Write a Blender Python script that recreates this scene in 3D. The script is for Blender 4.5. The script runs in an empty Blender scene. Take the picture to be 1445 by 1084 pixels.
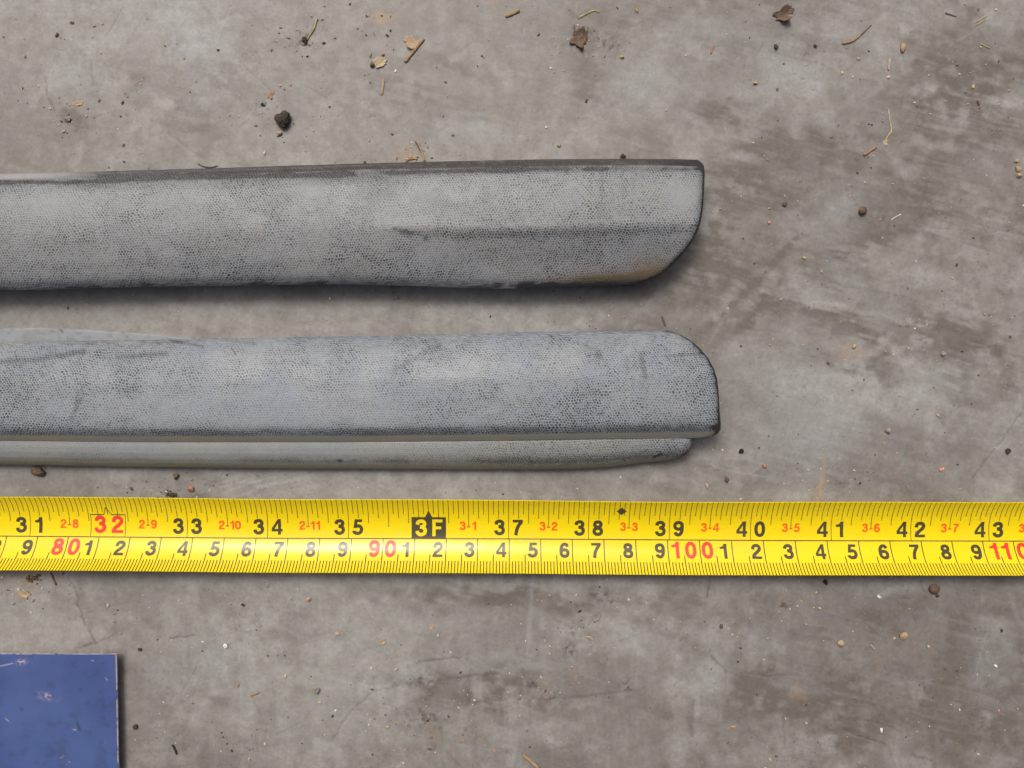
import bpy, bmesh, math, random
import numpy as np
from mathutils import Vector, noise as mnoise

SC = bpy.context.scene
COL = SC.collection
R_ = math.radians

# ------------------------------------------------------------------ camera, sky, sun, exposure
H = 0.2325                      # lens height above the floor (m)
F = 1024.0                      # focal length in photo pixels
CX, CY = 722.5, 542.0
K = F / H                       # photo pixels per metre on the floor
cam_d = bpy.data.cameras.new("camera")
cam_d.sensor_fit = 'HORIZONTAL'
cam_d.sensor_width = 36.0
cam_d.lens = 36.0 * F / 1445.0
cam_d.clip_start = 0.005
cam_d.clip_end = 50.0
cam = bpy.data.objects.new("camera", cam_d)
cam.location = (0, 0, H)
cam.rotation_euler = (0, 0, 0)
COL.objects.link(cam)
SC.camera = cam

SUN_EL, SUN_AZ = R_(57), R_(-20)     # azimuth from +Y towards +X
w = bpy.data.worlds.new("World")
SC.world = w
w.use_nodes = True
nt = w.node_tree
sky = nt.nodes.new("ShaderNodeTexSky")
sky.sky_type = 'NISHITA'
sky.sun_disc = False
sky.sun_elevation = SUN_EL
sky.sun_rotation = SUN_AZ
sky.air_density = 0.35
sky.dust_density = 7.0
sky.ozone_density = 0.0
nt.links.new(sky.outputs[0], nt.nodes["Background"].inputs[0])
nt.nodes["Background"].inputs[1].default_value = 0.122

sun_d = bpy.data.lights.new("sun", 'SUN')
sun_d.energy = 1.28
sun_d.angle = R_(20)
sun_d.color = (0.97, 0.985, 0.955)
sun = bpy.data.objects.new("sun", sun_d)
dirv = Vector((math.sin(SUN_AZ) * math.cos(SUN_EL), math.cos(SUN_AZ) * math.cos(SUN_EL), math.sin(SUN_EL)))
sun.rotation_euler = dirv.to_track_quat('Z', 'Y').to_euler()
COL.objects.link(sun)
SC.view_settings.view_transform = 'Standard'
SC.view_settings.look = 'None'
SC.view_settings.exposure = 0.0
SC.view_settings.gamma = 1.0

# ------------------------------------------------------------------ helpers
rng = np.random.default_rng(11)
random.seed(5)

def wx(px, z=0.0):
    return (px - CX) / F * (H - z)

def wy(py, z=0.0):
    return (CY - py) / F * (H - z)

_T = rng.random((8, 256, 256))

def vnoise(x, y, k=0):
    t = _T[k % 8]
    xi = np.floor(x).astype(np.int64); yi = np.floor(y).astype(np.int64)
    fx = x - xi; fy = y - yi
    fx = fx * fx * fx * (fx * (fx * 6 - 15) + 10); fy = fy * fy * fy * (fy * (fy * 6 - 15) + 10)
    a = t[yi & 255, xi & 255]; b = t[yi & 255, (xi + 1) & 255]
    c = t[(yi + 1) & 255, xi & 255]; d = t[(yi + 1) & 255, (xi + 1) & 255]
    return (a + (b - a) * fx) * (1 - fy) + (c + (d - c) * fx) * fy

def fbm(x, y, octv=4, k=0, gain=0.5):
    s = 0; a = 1; tot = 0
    for o in range(octv):
        c, sn = math.cos(o * 1.1), math.sin(o * 1.1)
        s = s + a * vnoise((x * c - y * sn) * 2.03 ** o + 17.3 * o + 40, (x * sn + y * c) * 2.03 ** o + 9.7 * o + 40, k + o)
        tot += a; a *= gain
    return s / tot

def sst(v, a, b):
    t = np.clip((v - a) / (b - a), 0, 1)
    return t * t * (3 - 2 * t)

def rot(px, py, ang):
    c, s = math.cos(R_(ang)), math.sin(R_(ang))
    return px * c + py * s, -px * s + py * c

def blob(px, py, cx, cy, rx, ry, ang=0.0):
    u, v = rot(px - cx, py - cy, ang)
    return np.exp(-((u / rx) ** 2 + (v / ry) ** 2))

def pline(px, py, pts, width):
    """soft band along a polyline"""
    best = np.full(px.shape, 1e9)
    for (x0, y0), (x1, y1) in zip(pts[:-1], pts[1:]):
        dx, dy = x1 - x0, y1 - y0
        L = dx * dx + dy * dy + 1e-9
        t = np.clip(((px - x0) * dx + (py - y0) * dy) / L, 0, 1)
        best = np.minimum(best, (px - x0 - t * dx) ** 2 + (py - y0 - t * dy) ** 2)
    return np.exp(-best / (width * width))

def tagit(o, label=None, cat=None, group=None, kind=None):
    if label: o['label'] = label
    if cat: o['category'] = cat
    if group: o['group'] = group
    if kind: o['kind'] = kind
    return o

def grid_mesh(name, X, Y, Z, col=None, uv=None, smooth=True, grain=None):
    """rows x cols arrays -> mesh of quads, with an optional float colour attribute and uv"""
    r, c = X.shape
    me = bpy.data.meshes.new(name)
    me.vertices.add(r * c)
    me.vertices.foreach_set("co", np.stack([X, Y, Z], -1).astype(np.float32).ravel())
    idx = np.arange(r * c).reshape(r, c)
    q = np.stack([idx[:-1, :-1], idx[:-1, 1:], idx[1:, 1:], idx[1:, :-1]], -1).reshape(-1, 4)
    me.loops.add(q.size)
    me.loops.foreach_set("vertex_index", q.astype(np.int32).ravel())
    me.polygons.add(len(q))
    me.polygons.foreach_set("loop_start", np.arange(0, q.size, 4, dtype=np.int32))
    me.polygons.foreach_set("use_smooth", np.full(len(q), smooth))
    me.update(calc_edges=True)
    if col is not None:
        at = me.attributes.new("wear", 'FLOAT_COLOR', 'POINT')
        at.data.foreach_set("color", col.astype(np.float32).reshape(-1))
    if grain is not None:
        at = me.attributes.new("grain", 'FLOAT_COLOR', 'POINT')
        at.data.foreach_set("color", grain.astype(np.float32).reshape(-1))
    if uv is not None:
        ul = me.uv_layers.new(name="UVMap")
        ul.data.foreach_set("uv", uv.reshape(-1, 2)[q.ravel()].astype(np.float32).ravel())
    return me

def link(name, me, mat, parent=None):
    o = bpy.data.objects.new(name, me)
    if mat: me.materials.append(mat)
    COL.objects.link(o)
    if parent: o.parent = parent
    return o

def empty(name, loc):
    o = bpy.data.objects.new(name, None)
    o.location = loc
    o.empty_display_size = 0.01
    COL.objects.link(o)
    return o

class N:
    """tiny node-tree helper"""
    def __init__(self, name):
        self.m = bpy.data.materials.new(name); self.m.use_nodes = True
        self.t = self.m.node_tree
        self.b = self.t.nodes["Principled BSDF"]
    def n(self, typ, **kw):
        nd = self.t.nodes.new(typ)
        for k, v in kw.items(): setattr(nd, k, v)
        return nd
    def l(self, a, b): self.t.links.new(a, b)
    def put(self, sock, v):
        if hasattr(v, 'is_linked') or hasattr(v, 'links'): self.l(v, sock)
        else: sock.default_value = v
    def math(self, op, a, b=None, clamp=False):
        nd = self.n("ShaderNodeMath", operation=op); nd.use_clamp = clamp
        self.put(nd.inputs[0], a)
        if b is not None: self.put(nd.inputs[1], b)
        return nd.outputs[0]
    def mix(self, f, a, b, typ='MIX'):
        nd = self.n("ShaderNodeMix", data_type='RGBA', blend_type=typ)
        self.put(nd.inputs[0], f)
        self.put(nd.inputs[6], a if not isinstance(a, tuple) else (*a, 1))
        self.put(nd.inputs[7], b if not isinstance(b, tuple) else (*b, 1))
        return nd.outputs[2]
    def rng(self, v, a, b, c=0.0, d=1.0):
        nd = self.n("ShaderNodeMapRange"); nd.interpolation_type = 'SMOOTHSTEP'
        self.put(nd.inputs[0], v)
        for i, q in enumerate((a, b, c, d)): nd.inputs[1 + i].default_value = q
        return nd.outputs[0]
    def noise(self, vec, scale, detail=3.0, rough=0.5):
        nd = self.n("ShaderNodeTexNoise"); self.l(vec, nd.inputs["Vector"])
        nd.inputs["Scale"].default_value = scale; nd.inputs["Detail"].default_value = detail
        nd.inputs["Roughness"].default_value = rough
        return nd.outputs[0]
    def bump(self, h, strength, dist):
        nd = self.n("ShaderNodeBump"); nd.inputs["Strength"].default_value = strength
        nd.inputs["Distance"].default_value = dist
        self.l(h, nd.inputs["Height"]); self.l(nd.outputs[0], self.b.inputs["Normal"])
    def attr(self, name):
        a = self.n("ShaderNodeAttribute", attribute_name=name)
        s = self.n("ShaderNodeSeparateColor"); self.l(a.outputs["Color"], s.inputs[0])
        return s.outputs[0], s.outputs[1], s.outputs[2], a.outputs["Alpha"]

# ------------------------------------------------------------------ floor
def floor_axis(lo, hi, step, far):
    core = np.arange(lo, hi + step / 2, step)
    k = np.array([0.004, 0.012, 0.03, 0.07, 0.16, 0.35, 0.8, 2.0])
    k = k[k < far]
    return np.concatenate([lo - k[::-1], core, core[-1] + k])

def build_floor():
    xs = floor_axis(-0.186, 0.186, 0.00042, 2.1)
    ys = floor_axis(-0.140, 0.140, 0.00042, 2.1)
    X, Y = np.meshgrid(xs, ys)
    px = X * K + CX; py = CY - Y * K
    wpx = px + 44 * (fbm(px / 34, py / 30, 4, 1, .6) - .5); wpy = py + 44 * (fbm(px / 34, py / 30, 4, 2, .6) - .5)
    spx = px + 9 * (fbm(px / 60, py / 60, 3, 1) - .5); spy = py + 9 * (fbm(px / 60, py / 60, 3, 2) - .5)
    n1 = fbm(px / 240, py / 240, 4, 0)
    n2 = fbm(px / 70, py / 60, 5, 3, .58)
    n3 = fbm(px / 16, py / 16, 4, 5, .6)
    u, v = rot(spx, spy, 15)
    st = fbm(u / 120, v / 9, 4, 2, .62)
    pat = fbm(u / 75, v / 38, 4, 4, .55)
    u2, v2 = rot(px, py, 88)
    st2 = fbm(u2 / 130, v2 / 9, 4, 6, .6)
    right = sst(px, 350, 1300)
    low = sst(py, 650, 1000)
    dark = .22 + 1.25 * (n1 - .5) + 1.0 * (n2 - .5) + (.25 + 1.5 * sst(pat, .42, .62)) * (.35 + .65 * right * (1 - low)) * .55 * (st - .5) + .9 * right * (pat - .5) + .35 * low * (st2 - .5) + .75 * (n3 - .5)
    dark += .40 * right + .22 * low - .10 * (1 - right) * (1 - low)  # broad darkening towards the right and bottom, put into the floor colour
    wob = lambda *a: blob(wpx, wpy, *a)
    for a in [(1120, 195, 32, 14, 10), (1010, 160, 45, 14, 12), (1050, 265, 70, 22, 10), (1000, 330, 40, 45, 30), (1085, 215, 40, 14, 15),
              (1010, 380, 50, 30, 25), (1190, 520, 62, 9, 20), (1210, 470, 60, 14, 18), (1310, 470, 60, 22, 18), (1345, 545, 26, 45, 10),
              (1240, 515, 30, 30, 20), (1390, 490, 50, 16, 20), (1150, 440, 60, 12, 18), (1060, 440, 60, 10, -45), (1290, 890, 90, 22, 15),
              (1325, 960, 50, 50, 0), (1075, 985, 60, 22, 20), (1210, 1035, 28, 26, 0), (1210, 880, 60, 18, 0), (1390, 970, 30, 60, 0),
              (1185, 980, 60, 20, -30), (620, 960, 70, 12, -5), (700, 985, 90, 30, 0), (560, 120, 60, 30, 0), (650, 90, 40, 12, 20),
              (640, 160, 80, 20, 0), (300, 95, 30, 18, 0), (200, 105, 25, 18, 0), (1350, 130, 80, 60, 0), (820, 125, 14, 60, 8),
              (720, 845, 180, 14, 0), (1230, 330, 120, 30, -25), (270, 150, 40, 60, 60), (960, 560, 10, 10, 0), (300, 690, 30, 14, 0)]:
        dark += .44 * wob(*a) * (.35 + 1.3 * sst(.6 * st + .4 * n3, .36, .6))
    dark += 1.1 * blob(wpx, wpy, 101, 160, 13, 11, 20) + .45 * blob(px, py, 115, 175, 14, 9, 40) + .35 * blob(px, py, 54, 104, 13, 9)
    dark += .5 * blob(px, py, 398, 175, 18, 14)
    dark += .5 * pline(px, py, [(1125, 335), (1060, 405), (1005, 455), (980, 482)], 5) * sst(n3, .3, .6)
    dark = np.clip(dark, 0, 1)
    pale = .30 * sst(n2 + .4 * (n3 - .5), .55, .8) + .25 * sst(st, .58, .8) * right
    for a in [(265, 45, 40, 30, 30), (235, 30, 20, 12, 0), (300, 85, 26, 30, 30), (290, 140, 24, 14, 0), (170, 40, 20, 14, 0), (100, 110, 40, 20, 0),
              (730, 938, 70, 9, -4), (560, 962, 60, 9, -22), (235, 945, 22, 20, 0), (300, 930, 26, 20, 0), (1395, 930, 30, 45, 0),
              (1180, 300, 40, 30, -40), (1100, 560, 140, 60, 10), (1330, 545, 36, 26, 0), (1140, 640, 60, 50, 0), (1190, 390, 40, 14, 18),
              (1010, 40, 60, 20, 0), (1090, 60, 40, 24, 0), (660, 185, 50, 16, 10), (1060, 130, 30, 14, 0), (910, 110, 60, 30, 0),
              (1110, 100, 50, 18, 10), (1270, 830, 80, 14, -8), (1080, 905, 30, 14, 30), (1010, 950, 20, 40, 0), (890, 915, 22, 9, 25)]:
        pale += .5 * wob(*a) * (.45 + 1.1 * n3)
    # the scuffed white patch beside the second strip, made of short slanted scratches
    us, vs = rot(px, py, -14)
    pale += 1.1 * blob(px, py, 372, 684, 70, 16) * sst(fbm(us / 40, vs / 2.6, 3, 4, .6), .42, .66)
    pale += .9 * blob(px, py, 265, 42, 46, 38) * sst(fbm(px / 7, py / 9, 3, 4), .5, .66)
    pale += .45 * pline(px, py, [(752, 812), (749, 860), (744, 925)], 3.2) + .3 * pline(px, py, [(742, 960), (722, 1084)], 2.5)
    pale += .3 * pline(px, py, [(1440, 880), (1425, 840)], 3) + .35 * pline(px, py, [(920, 885), (960, 930)], 2)
    pale += .3 * pline(px, py, [(655, 660), (648, 708)], 4) + .25 * pline(px, py, [(715, 660), (705, 708)], 4)
    tan = .5 * blob(wpx, wpy, 1157, 690, 5, 22, 12) + .5 * pline(px, py, [(1164, 648), (1160, 675), (1154, 708)], 2.2)
    tan += 1.0 * blob(wpx, wpy, 490, 33, 9, 8) * sst(n3, .36, .56) + .8 * blob(wpx, wpy, 541, 16, 12, 8) * sst(n3, .36, .56) + .4 * blob(wpx, wpy, 1200, 495, 22, 7, 20)
    tan += .35 * blob(wpx, wpy, 575, 225, 26, 10) + .35 * blob(wpx, wpy, 40, 822, 30, 12) + .3 * blob(wpx, wpy, 1120, 980, 14, 8)
    tan += .3 * blob(wpx, wpy, 620, 1040, 40, 20) * sst(n3, .45, .7) + .25 * sst(n2, .62, .8) * sst(fbm(px / 5, py / 5, 2, 7), .5, .8)
    # marks: cracks, scratches, black specks ground into the surface
    crk = 0
    jx = px + 5 * (fbm(px / 9, py / 9, 2, 1) - .5); jy = py + 5 * (fbm(px / 9, py / 9, 2, 2) - .5)
    for pts, wd, a in [([(96, 815), (108, 838), (112, 860), (122, 885), (133, 908), (112, 915)], 1.1, .8), ([(133, 908), (160, 896)], 1.3, .55),
                       ([(468, 1045), (484, 1018), (502, 998), (525, 978), (560, 968)], 1.1, .42), ([(590, 933), (622, 931), (650, 926)], 1.6, .6),
                       ([(240, 900), (275, 897)], 1.3, .7), ([(62, 108), (68, 140), (76, 158)], 1.2, .5), ([(128, 85), (130, 120)], 1.2, .4),
                       ([(620, 960), (660, 955), (700, 951)], 3.2, .55), ([(760, 988), (800, 985), (850, 980), (890, 975)], 1.5, .4),
                       ([(1190, 1031), (1225, 1042), (1250, 1050)], 1.1, .8), ([(1215, 1013), (1248, 1022), (1272, 1034)], 1.1, .65),
                       ([(1252, 1050), (1265, 1084)], .9, .5), ([(1285, 1065), (1318, 1073)], 1.1, .7), ([(1001, 816), (999, 842)], 1.3, .8),
                       ([(1003, 925), (1018, 940), (1025, 948)], 1.4, .7), ([(978, 990), (976, 1040)], 2.2, .5), ([(1106, 1020), (1108, 1055), (1130, 1084)], 1, .45),
                       ([(1300, 818), (1306, 838)], 1.2, .6), ([(1372, 675), (1430, 598), (1445, 575)], 1.0, .45), ([(890, 470), (935, 380)], 1.2, .25),
                       ([(1225, 985), (1240, 1005)], 1, .4), ([(1060, 812), (1056, 900)], 1.6, .25), ([(1190, 970), (1240, 925)], 1.6, .25),
                       ([(1030, 1010), (1080, 1050)], 1.3, .4), ([(240, 1060), (200, 1062)], .9, .35), ([(1065, 85), (1078, 60)], 1.1, .35)]:
        crk = np.maximum(crk, a * pline(jx, jy, pts, wd))
    r2 = np.random.default_rng(3)
    near = (np.abs(px - CX) < 800) & (np.abs(py - CY) < 620)
    npx, npy = px[near], py[near]
    acc = np.zeros(npx.shape); accp = np.zeros(npx.shape)
    for i in range(430):
        x0, y0 = r2.uniform(0, 1445), r2.uniform(0, 1084)
        an = R_(r2.normal(14, 16)) if r2.random() < .65 else R_(r2.uniform(0, 180))
        L = r2.uniform(8, 75)
        x1, y1 = x0 + L * math.cos(an), y0 + L * math.sin(an)
        sel = (npx > min(x0, x1) - 6) & (npx < max(x0, x1) + 6) & (npy > min(y0, y1) - 6) & (npy < max(y0, y1) + 6)
        g = pline(npx[sel], npy[sel], [(x0, y0), (x1, y1)], r2.uniform(.5, 1.3)) * r2.uniform(.10, .36)
        if i % 2: acc[sel] = np.maximum(acc[sel], g)
        else: accp[sel] = np.maximum(accp[sel], g)
    tmp = np.zeros(px.shape); tmp[near] = acc; crk = np.maximum(crk, tmp)
    tmp = np.zeros(px.shape); tmp[near] = accp; pale = pale + tmp
    spk = sst(fbm(px / 4.2, py / 4.2, 2, 3), .5, .68)
    for cx, cy, rx, ry, an in [(803, 918, 13, 12, 20), (812, 890, 8, 10, 0), (842, 872, 9, 5, -40), (850, 842, 22, 9, 20), (752, 968, 14, 9, 30),
                               (735, 985, 8, 10, 0), (603, 1058, 13, 5, -25), (604, 955, 4, 12, 8), (598, 962, 22, 8, 0), (600, 1015, 30, 14, 20),
                               (885, 970, 12, 10, 0), (1105, 855, 12, 6, 0), (1165, 822, 6, 7, 0), (375, 150, 10, 8, 0), (430, 52, 20, 14, -60),
                               (855, 60, 20, 10, 30), (240, 698, 14, 10, 0), (1100, 395, 4, 7, 0), (1215, 600, 0.1, .1, 0), (1020, 470, 0.1, .1, 0),
                               (1250, 308, 4, 4, 0), (1005, 660, 8, 8, 0), (375, 830, 8, 5, 0), (860, 560, 0.1, .1, 0), (1245, 560, 5, 5, 0)]:
        crk = np.maximum(crk, blob(px, py, cx, cy, rx, ry, an) * spk * .95)
    crk = np.maximum(crk, .45 * sst(fbm(px / 3.1, py / 3.1, 2, 6), .74, .88) * sst(fbm(px / 50, py / 50, 3, 5), .45, .65))
    crk = np.clip(.78 * crk, 0, 1); pale = np.clip(pale, 0, 1); tan = np.clip(tan, 0, 1)
    Z = -0.00030 * crk + 0.00010 * (n2 - .5) + 0.00002 * (n3 - .5)
    far = sst(np.maximum(np.abs(X) - .19, np.abs(Y) - .142), 0, .02)
    Z = Z * (1 - far)
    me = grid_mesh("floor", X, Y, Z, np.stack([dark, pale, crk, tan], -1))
    m = N("concrete")
    d, p, c, t = m.attr("wear")
    co = m.n("ShaderNodeTexCoord").outputs["Object"]
    fine = m.noise(co, 900, 5, .65)
    mid = m.noise(co, 160, 4, .6)
    grn = m.noise(co, 2600, 2, .5)
    base = m.mix(m.rng(mid, .35, .65), (.275, .266, .243), (.322, .316, .296))
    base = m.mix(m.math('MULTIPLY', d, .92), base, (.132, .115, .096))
    base = m.mix(m.math('MULTIPLY', p, .60), base, (.366, .380, .382))
    base = m.mix(m.math('MULTIPLY', t, .8), base, (.40, .27, .15))
    base = m.mix(m.math('MULTIPLY', c, .85), base, (.055, .047, .04))
    base = m.mix(.75, base, m.mix(fine, (.66, .66, .66), (1.34, 1.34, 1.34)), 'MULTIPLY')
    f2 = m.noise(co, 330, 7, .68)
    base = m.mix(.42, base, m.mix(m.rng(f2, .3, .7), (.80, .78, .76), (1.18, 1.19, 1.20)), 'MULTIPLY')
    base = m.mix(m.math('MULTIPLY', m.rng(grn, .69, .75), .35), base, (.62, .56, .47))
    base = m.mix(m.math('MULTIPLY', m.rng(grn, .30, .24), .3), base, (.07, .06, .05))
    m.l(base, m.b.inputs["Base Color"])
    m.l(m.rng(m.math('ADD', d, mid), .4, 1.4, .62, .46), m.b.inputs["Roughness"])
    m.b.inputs["Specular IOR Level"].default_value = .35
    m.bump(m.math('ADD', fine, m.math('MULTIPLY', grn, .35)), .35, .00008)
    return tagit(link("floor", me, m.m), kind='structure')

build_floor()

# ------------------------------------------------------------------ leather-grained plastic
def grain_material(name, light, pit, blue, olive=(.31, .27, .155)):
    m = N(name)
    d, k, o, p = m.attr("wear")
    uv = m.n("ShaderNodeUVMap", uv_map="UVMap").outputs[0]
    obj = m.n("ShaderNodeTexCoord").outputs["Object"]
    ga = m.n("ShaderNodeAttribute", attribute_name="grain")
    sc = m.n("ShaderNodeSeparateColor"); m.l(ga.outputs["Color"], sc.inputs[0])
    cell = sc.outputs[0]; cellrand = sc.outputs[1]
    big = m.noise(obj, 75, 3, .55)
    sm = m.noise(obj, 420, 3, .6)
    base = m.mix(m.rng(big, .35, .65), light, blue)
    base = m.mix(m.math('MULTIPLY', p, .75), base, (.35, .36, .37))
    dot = m.math('MULTIPLY', cell, m.math('ADD', m.math('MULTIPLY', cellrand, .6), .7))
    dot = m.math('MULTIPLY', dot, m.math('MULTIPLY', k, m.rng(sm, .25, .6, .6, 1.0)), True)
    base = m.mix(dot, base, pit)
    base = m.mix(m.math('MULTIPLY', o, .8), base, olive)
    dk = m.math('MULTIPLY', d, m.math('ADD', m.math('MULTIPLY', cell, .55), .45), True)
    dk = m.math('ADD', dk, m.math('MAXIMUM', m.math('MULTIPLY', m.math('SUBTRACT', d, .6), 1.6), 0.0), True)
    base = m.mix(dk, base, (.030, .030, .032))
    base = m.mix(.5, base, m.mix(sm, (.72, .72, .72), (1.26, 1.26, 1.26)), 'MULTIPLY')
    m.l(base, m.b.inputs["Base Color"])
    m.l(m.rng(big, .3, .7, .36, .48), m.b.inputs["Roughness"])
    m.b.inputs["Specular IOR Level"].default_value = .32
    m.bump(sm, .4, .00008)
    return m.m

def itp(tab, x):
    t = np.array(tab, float)
    return np.interp(x, t[:, 0], t[:, 1])

def stp(tab, t, w=.035):
    """the same for a profile: rounded corners, ends kept"""
    k = np.minimum(w, np.minimum(t, 1 - t) * .9)
    return sum(itp(tab, t + q * k) for q in np.linspace(-1, 1, 9)) / 9

def sitp(tab, x, w=14):
    """smoothed piecewise-linear table"""
    return sum(itp(tab, x + dx) for dx in np.linspace(-w, w, 7)) / 7

def pebble_grain(U, V, seed_, S=.86):
    """leather-like cells: a jittered hexagonal set of sites; returns how deep inside its cell a point is, and a number per cell"""
    U = U + 1.1 * (fbm(U / 9, V / 9, 2, seed_) - .5) * 2 + .16 * (fbm(U / 1.7, V / 1.7, 1, seed_ + 1) - .5)
    V = V + 1.1 * (fbm(U / 9, V / 9, 2, seed_ + 2) - .5) * 2 + .16 * (fbm(U / 1.7, V / 1.7, 1, seed_ + 3) - .5)
    u = U / S; v = V / (S * .866)
    j0 = np.round(v)
    f1 = np.full(u.shape, 9.0); f2 = np.full(u.shape, 9.0); rid = np.zeros(u.shape)
    for dj in (-1, 0, 1):
        j = (j0 + dj).astype(np.int64); off = .5 * (j & 1)
        i0 = np.round(u - off).astype(np.int64)
        for di in (-1, 0, 1):
            i = i0 + di
            jx = _T[0][j & 255, i & 255] - .5; jy = _T[1][j & 255, i & 255] - .5
            d = np.hypot(i + off + .46 * jx - u, (j + .50 * jy - v) * .866)
            nearer = d < f1
            f2 = np.where(nearer, f1, np.minimum(f2, d)); rid = np.where(nearer, _T[2][j & 255, i & 255], rid); f1 = np.where(nearer, d, f1)
    e = (f2 - f1) / 2
    return sst(e, .065, .17), rid

def shell(name, x0, yu, yl, xend, prof, tonef, mat, parent, under, nrow=176, fine=1360, sd=0):
    """a moulded shell: rows follow the length, PROF is the height across it, XEND(y) the outline of its end.
    UNDER: (height of the underside, how far the underside is set back from the front edge)."""
    ts = np.concatenate([np.array([0, .004, .010, .018, .028]), np.linspace(.04, .96, nrow - 10), np.array([.972, .982, .990, .996, 1.0])])
    s = np.concatenate([np.linspace(0, .235, 60)[:-1], np.linspace(.235, .997, fine), np.array([.998, .9988, .9994, .9998, 1.0])]); ncol = len(s)
    PX = np.zeros((len(ts), ncol)); PY = np.zeros_like(PX); PZ = np.zeros_like(PX)
    for i, tv in enumerate(ts):
        xe = 950.0
        for _ in range(12):
            ye = float(yu(np.array(xe)) * (1 - tv) + yl(np.array(xe)) * tv)
            xe = .5 * xe + .5 * xend(ye)
        x = x0 + s * (xe - x0)
        PX[i] = x; PY[i] = yu(x) * (1 - tv) + yl(x) * tv
        PZ[i] = prof(np.full(ncol, tv), x) 
        de = (xe - x) / K                                    # rounded over at the end
        rr = .0026
        q = np.clip(1 - de / rr, 0, 1)
        PZ[i] -= .0017 * (1 - np.sqrt(1 - .98 * q * q))
    X = (PX - CX) / F * (H - PZ); Y = (CY - PY) / F * (H - PZ); Z = PZ
    col = tonef(PX, PY, np.repeat(ts[:, None], ncol, 1))
    dv = np.sqrt(np.diff(Y, axis=0) ** 2 + np.diff(Z, axis=0) ** 2)
    V = np.concatenate([np.zeros((1, ncol)), np.cumsum(dv, 0)], 0)
    g, gid = pebble_grain(X * 1000, V * 1000, sd)
    Z = Z - .00006 * g * np.clip(col[..., 1] * 1.6, 0, 1)
    G = np.stack([g, gid, 0 * g, 0 * g + 1], -1)
    # close below: rim thickness, underside set back, down to the floor
    zu, back = under
    def addrow(Xr, Yr, Zr, first):
        nonlocal X, Y, Z, V, col, G
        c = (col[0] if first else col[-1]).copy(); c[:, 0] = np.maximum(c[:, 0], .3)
        if first:
            X = np.vstack([Xr, X]); Y = np.vstack([Yr, Y]); Z = np.vstack([Zr, Z]); V = np.vstack([V[:1] - .001, V]); col = np.concatenate([c[None], col]); G = np.concatenate([G[:1], G])
        else:
            X = np.vstack([X, Xr]); Y = np.vstack([Y, Yr]); Z = np.vstack([Z, Zr]); V = np.vstack([V, V[-1:] + .001]); col = np.concatenate([col, c[None]]); G = np.concatenate([G, G[-1:]])
    xl, yl_, zl = X[-1].copy(), Y[-1].copy(), Z[-1].copy()
    xf, yf, zf = X[0].copy(), Y[0].copy(), Z[0].copy()
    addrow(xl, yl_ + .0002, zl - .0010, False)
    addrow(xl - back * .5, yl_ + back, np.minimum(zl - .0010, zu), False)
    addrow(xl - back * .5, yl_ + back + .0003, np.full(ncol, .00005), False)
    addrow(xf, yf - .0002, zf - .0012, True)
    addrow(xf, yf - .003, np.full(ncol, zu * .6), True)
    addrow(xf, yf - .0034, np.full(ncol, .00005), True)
    # end wall
    Xe, Ye, Ze = X[:, -1:], Y[:, -1:], Z[:, -1:]
    zb = np.clip(Ze - .0045, .00005, None) 
    cx_ = Xe.mean() - .01
    mm = np.concatenate([np.zeros(2), [0], sst(ts, .74, .92), np.ones(3)])[:, None]      # the front corner stays clear of the floor
    zb = zb * (1 - mm) + (Ze - .0012) * mm; zb[-2:] = Ze[-2:]
    zf_ = .00005 * (1 - mm) + np.maximum(Ze - .0016, .00005) * mm; zf_[-2:] = Ze[-2:]
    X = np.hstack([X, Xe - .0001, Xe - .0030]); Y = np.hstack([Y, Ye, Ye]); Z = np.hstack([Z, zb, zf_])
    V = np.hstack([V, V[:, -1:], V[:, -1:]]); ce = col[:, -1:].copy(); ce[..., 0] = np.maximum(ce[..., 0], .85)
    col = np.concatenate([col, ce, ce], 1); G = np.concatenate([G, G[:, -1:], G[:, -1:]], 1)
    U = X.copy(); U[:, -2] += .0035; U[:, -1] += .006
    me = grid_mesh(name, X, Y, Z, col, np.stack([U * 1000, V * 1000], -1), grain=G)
    return link(name, me, mat, parent)

def dot_contrast(px, py, k):
    a = fbm(px / 120, py / 55, 4, k, .55); b = fbm(px / 30, py / 24, 3, k + 2)
    return np.clip(.72 + .42 * (a - .5) + .62 * (b - .5), .5, 1)

# ---- upper strip
M1 = grain_material("grained_plastic_worn", (.292, .299, .298), (.036, .037, .039), (.280, .296, .310), (.105, .064, .015))
U1 = [(-900, 264), (0, 245.5), (100, 243), (300, 237.5), (500, 231), (620, 228), (760, 225), (880, 224), (950, 224.5), (1040, 227)]
L1 = [(-900, 410), (-60, 410), (60, 409), (150, 406), (300, 403.5), (480, 401), (560, 403), (640, 406), (720, 408), (800, 406), (860, 403), (1040, 402)]
E1 = [(220, 975), (226, 986), (229, 991), (234, 994.3), (250, 994.5), (290, 992.5), (305, 990.5), (320, 987), (335, 980.5), (350, 970.5), (365, 957.5), (378, 944.5), (388, 932), (394, 921), (398, 911), (401, 898), (403, 890), (406, 884)]
def prof1(t, x):
    z = stp([(0, .0068), (.02, .0073), (.055, .0076), (.072, .0088), (.095, .0103), (.15, .0118), (.24, .0126), (.36, .0132), (.48, .0135), (.56, .0135), (.66, .0132), (.78, .0126), (.9, .0114), (.96, .0102), (1, .0084)], t)
    ridge = sst(x, 420, 760)
    z2 = stp([(0, .0072), (.02, .0078), (.04, .0082), (.05, .0094), (.075, .0112), (.15, .0120), (.25, .0127), (.36, .0132), (.48, .0135), (.54, .0137), (.57, .0134), (.64, .0127), (.76, .0114), (.9, .0100), (.96, .0092), (1, .0080)], t)
    return z * (1 - ridge) + z2 * ridge
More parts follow.
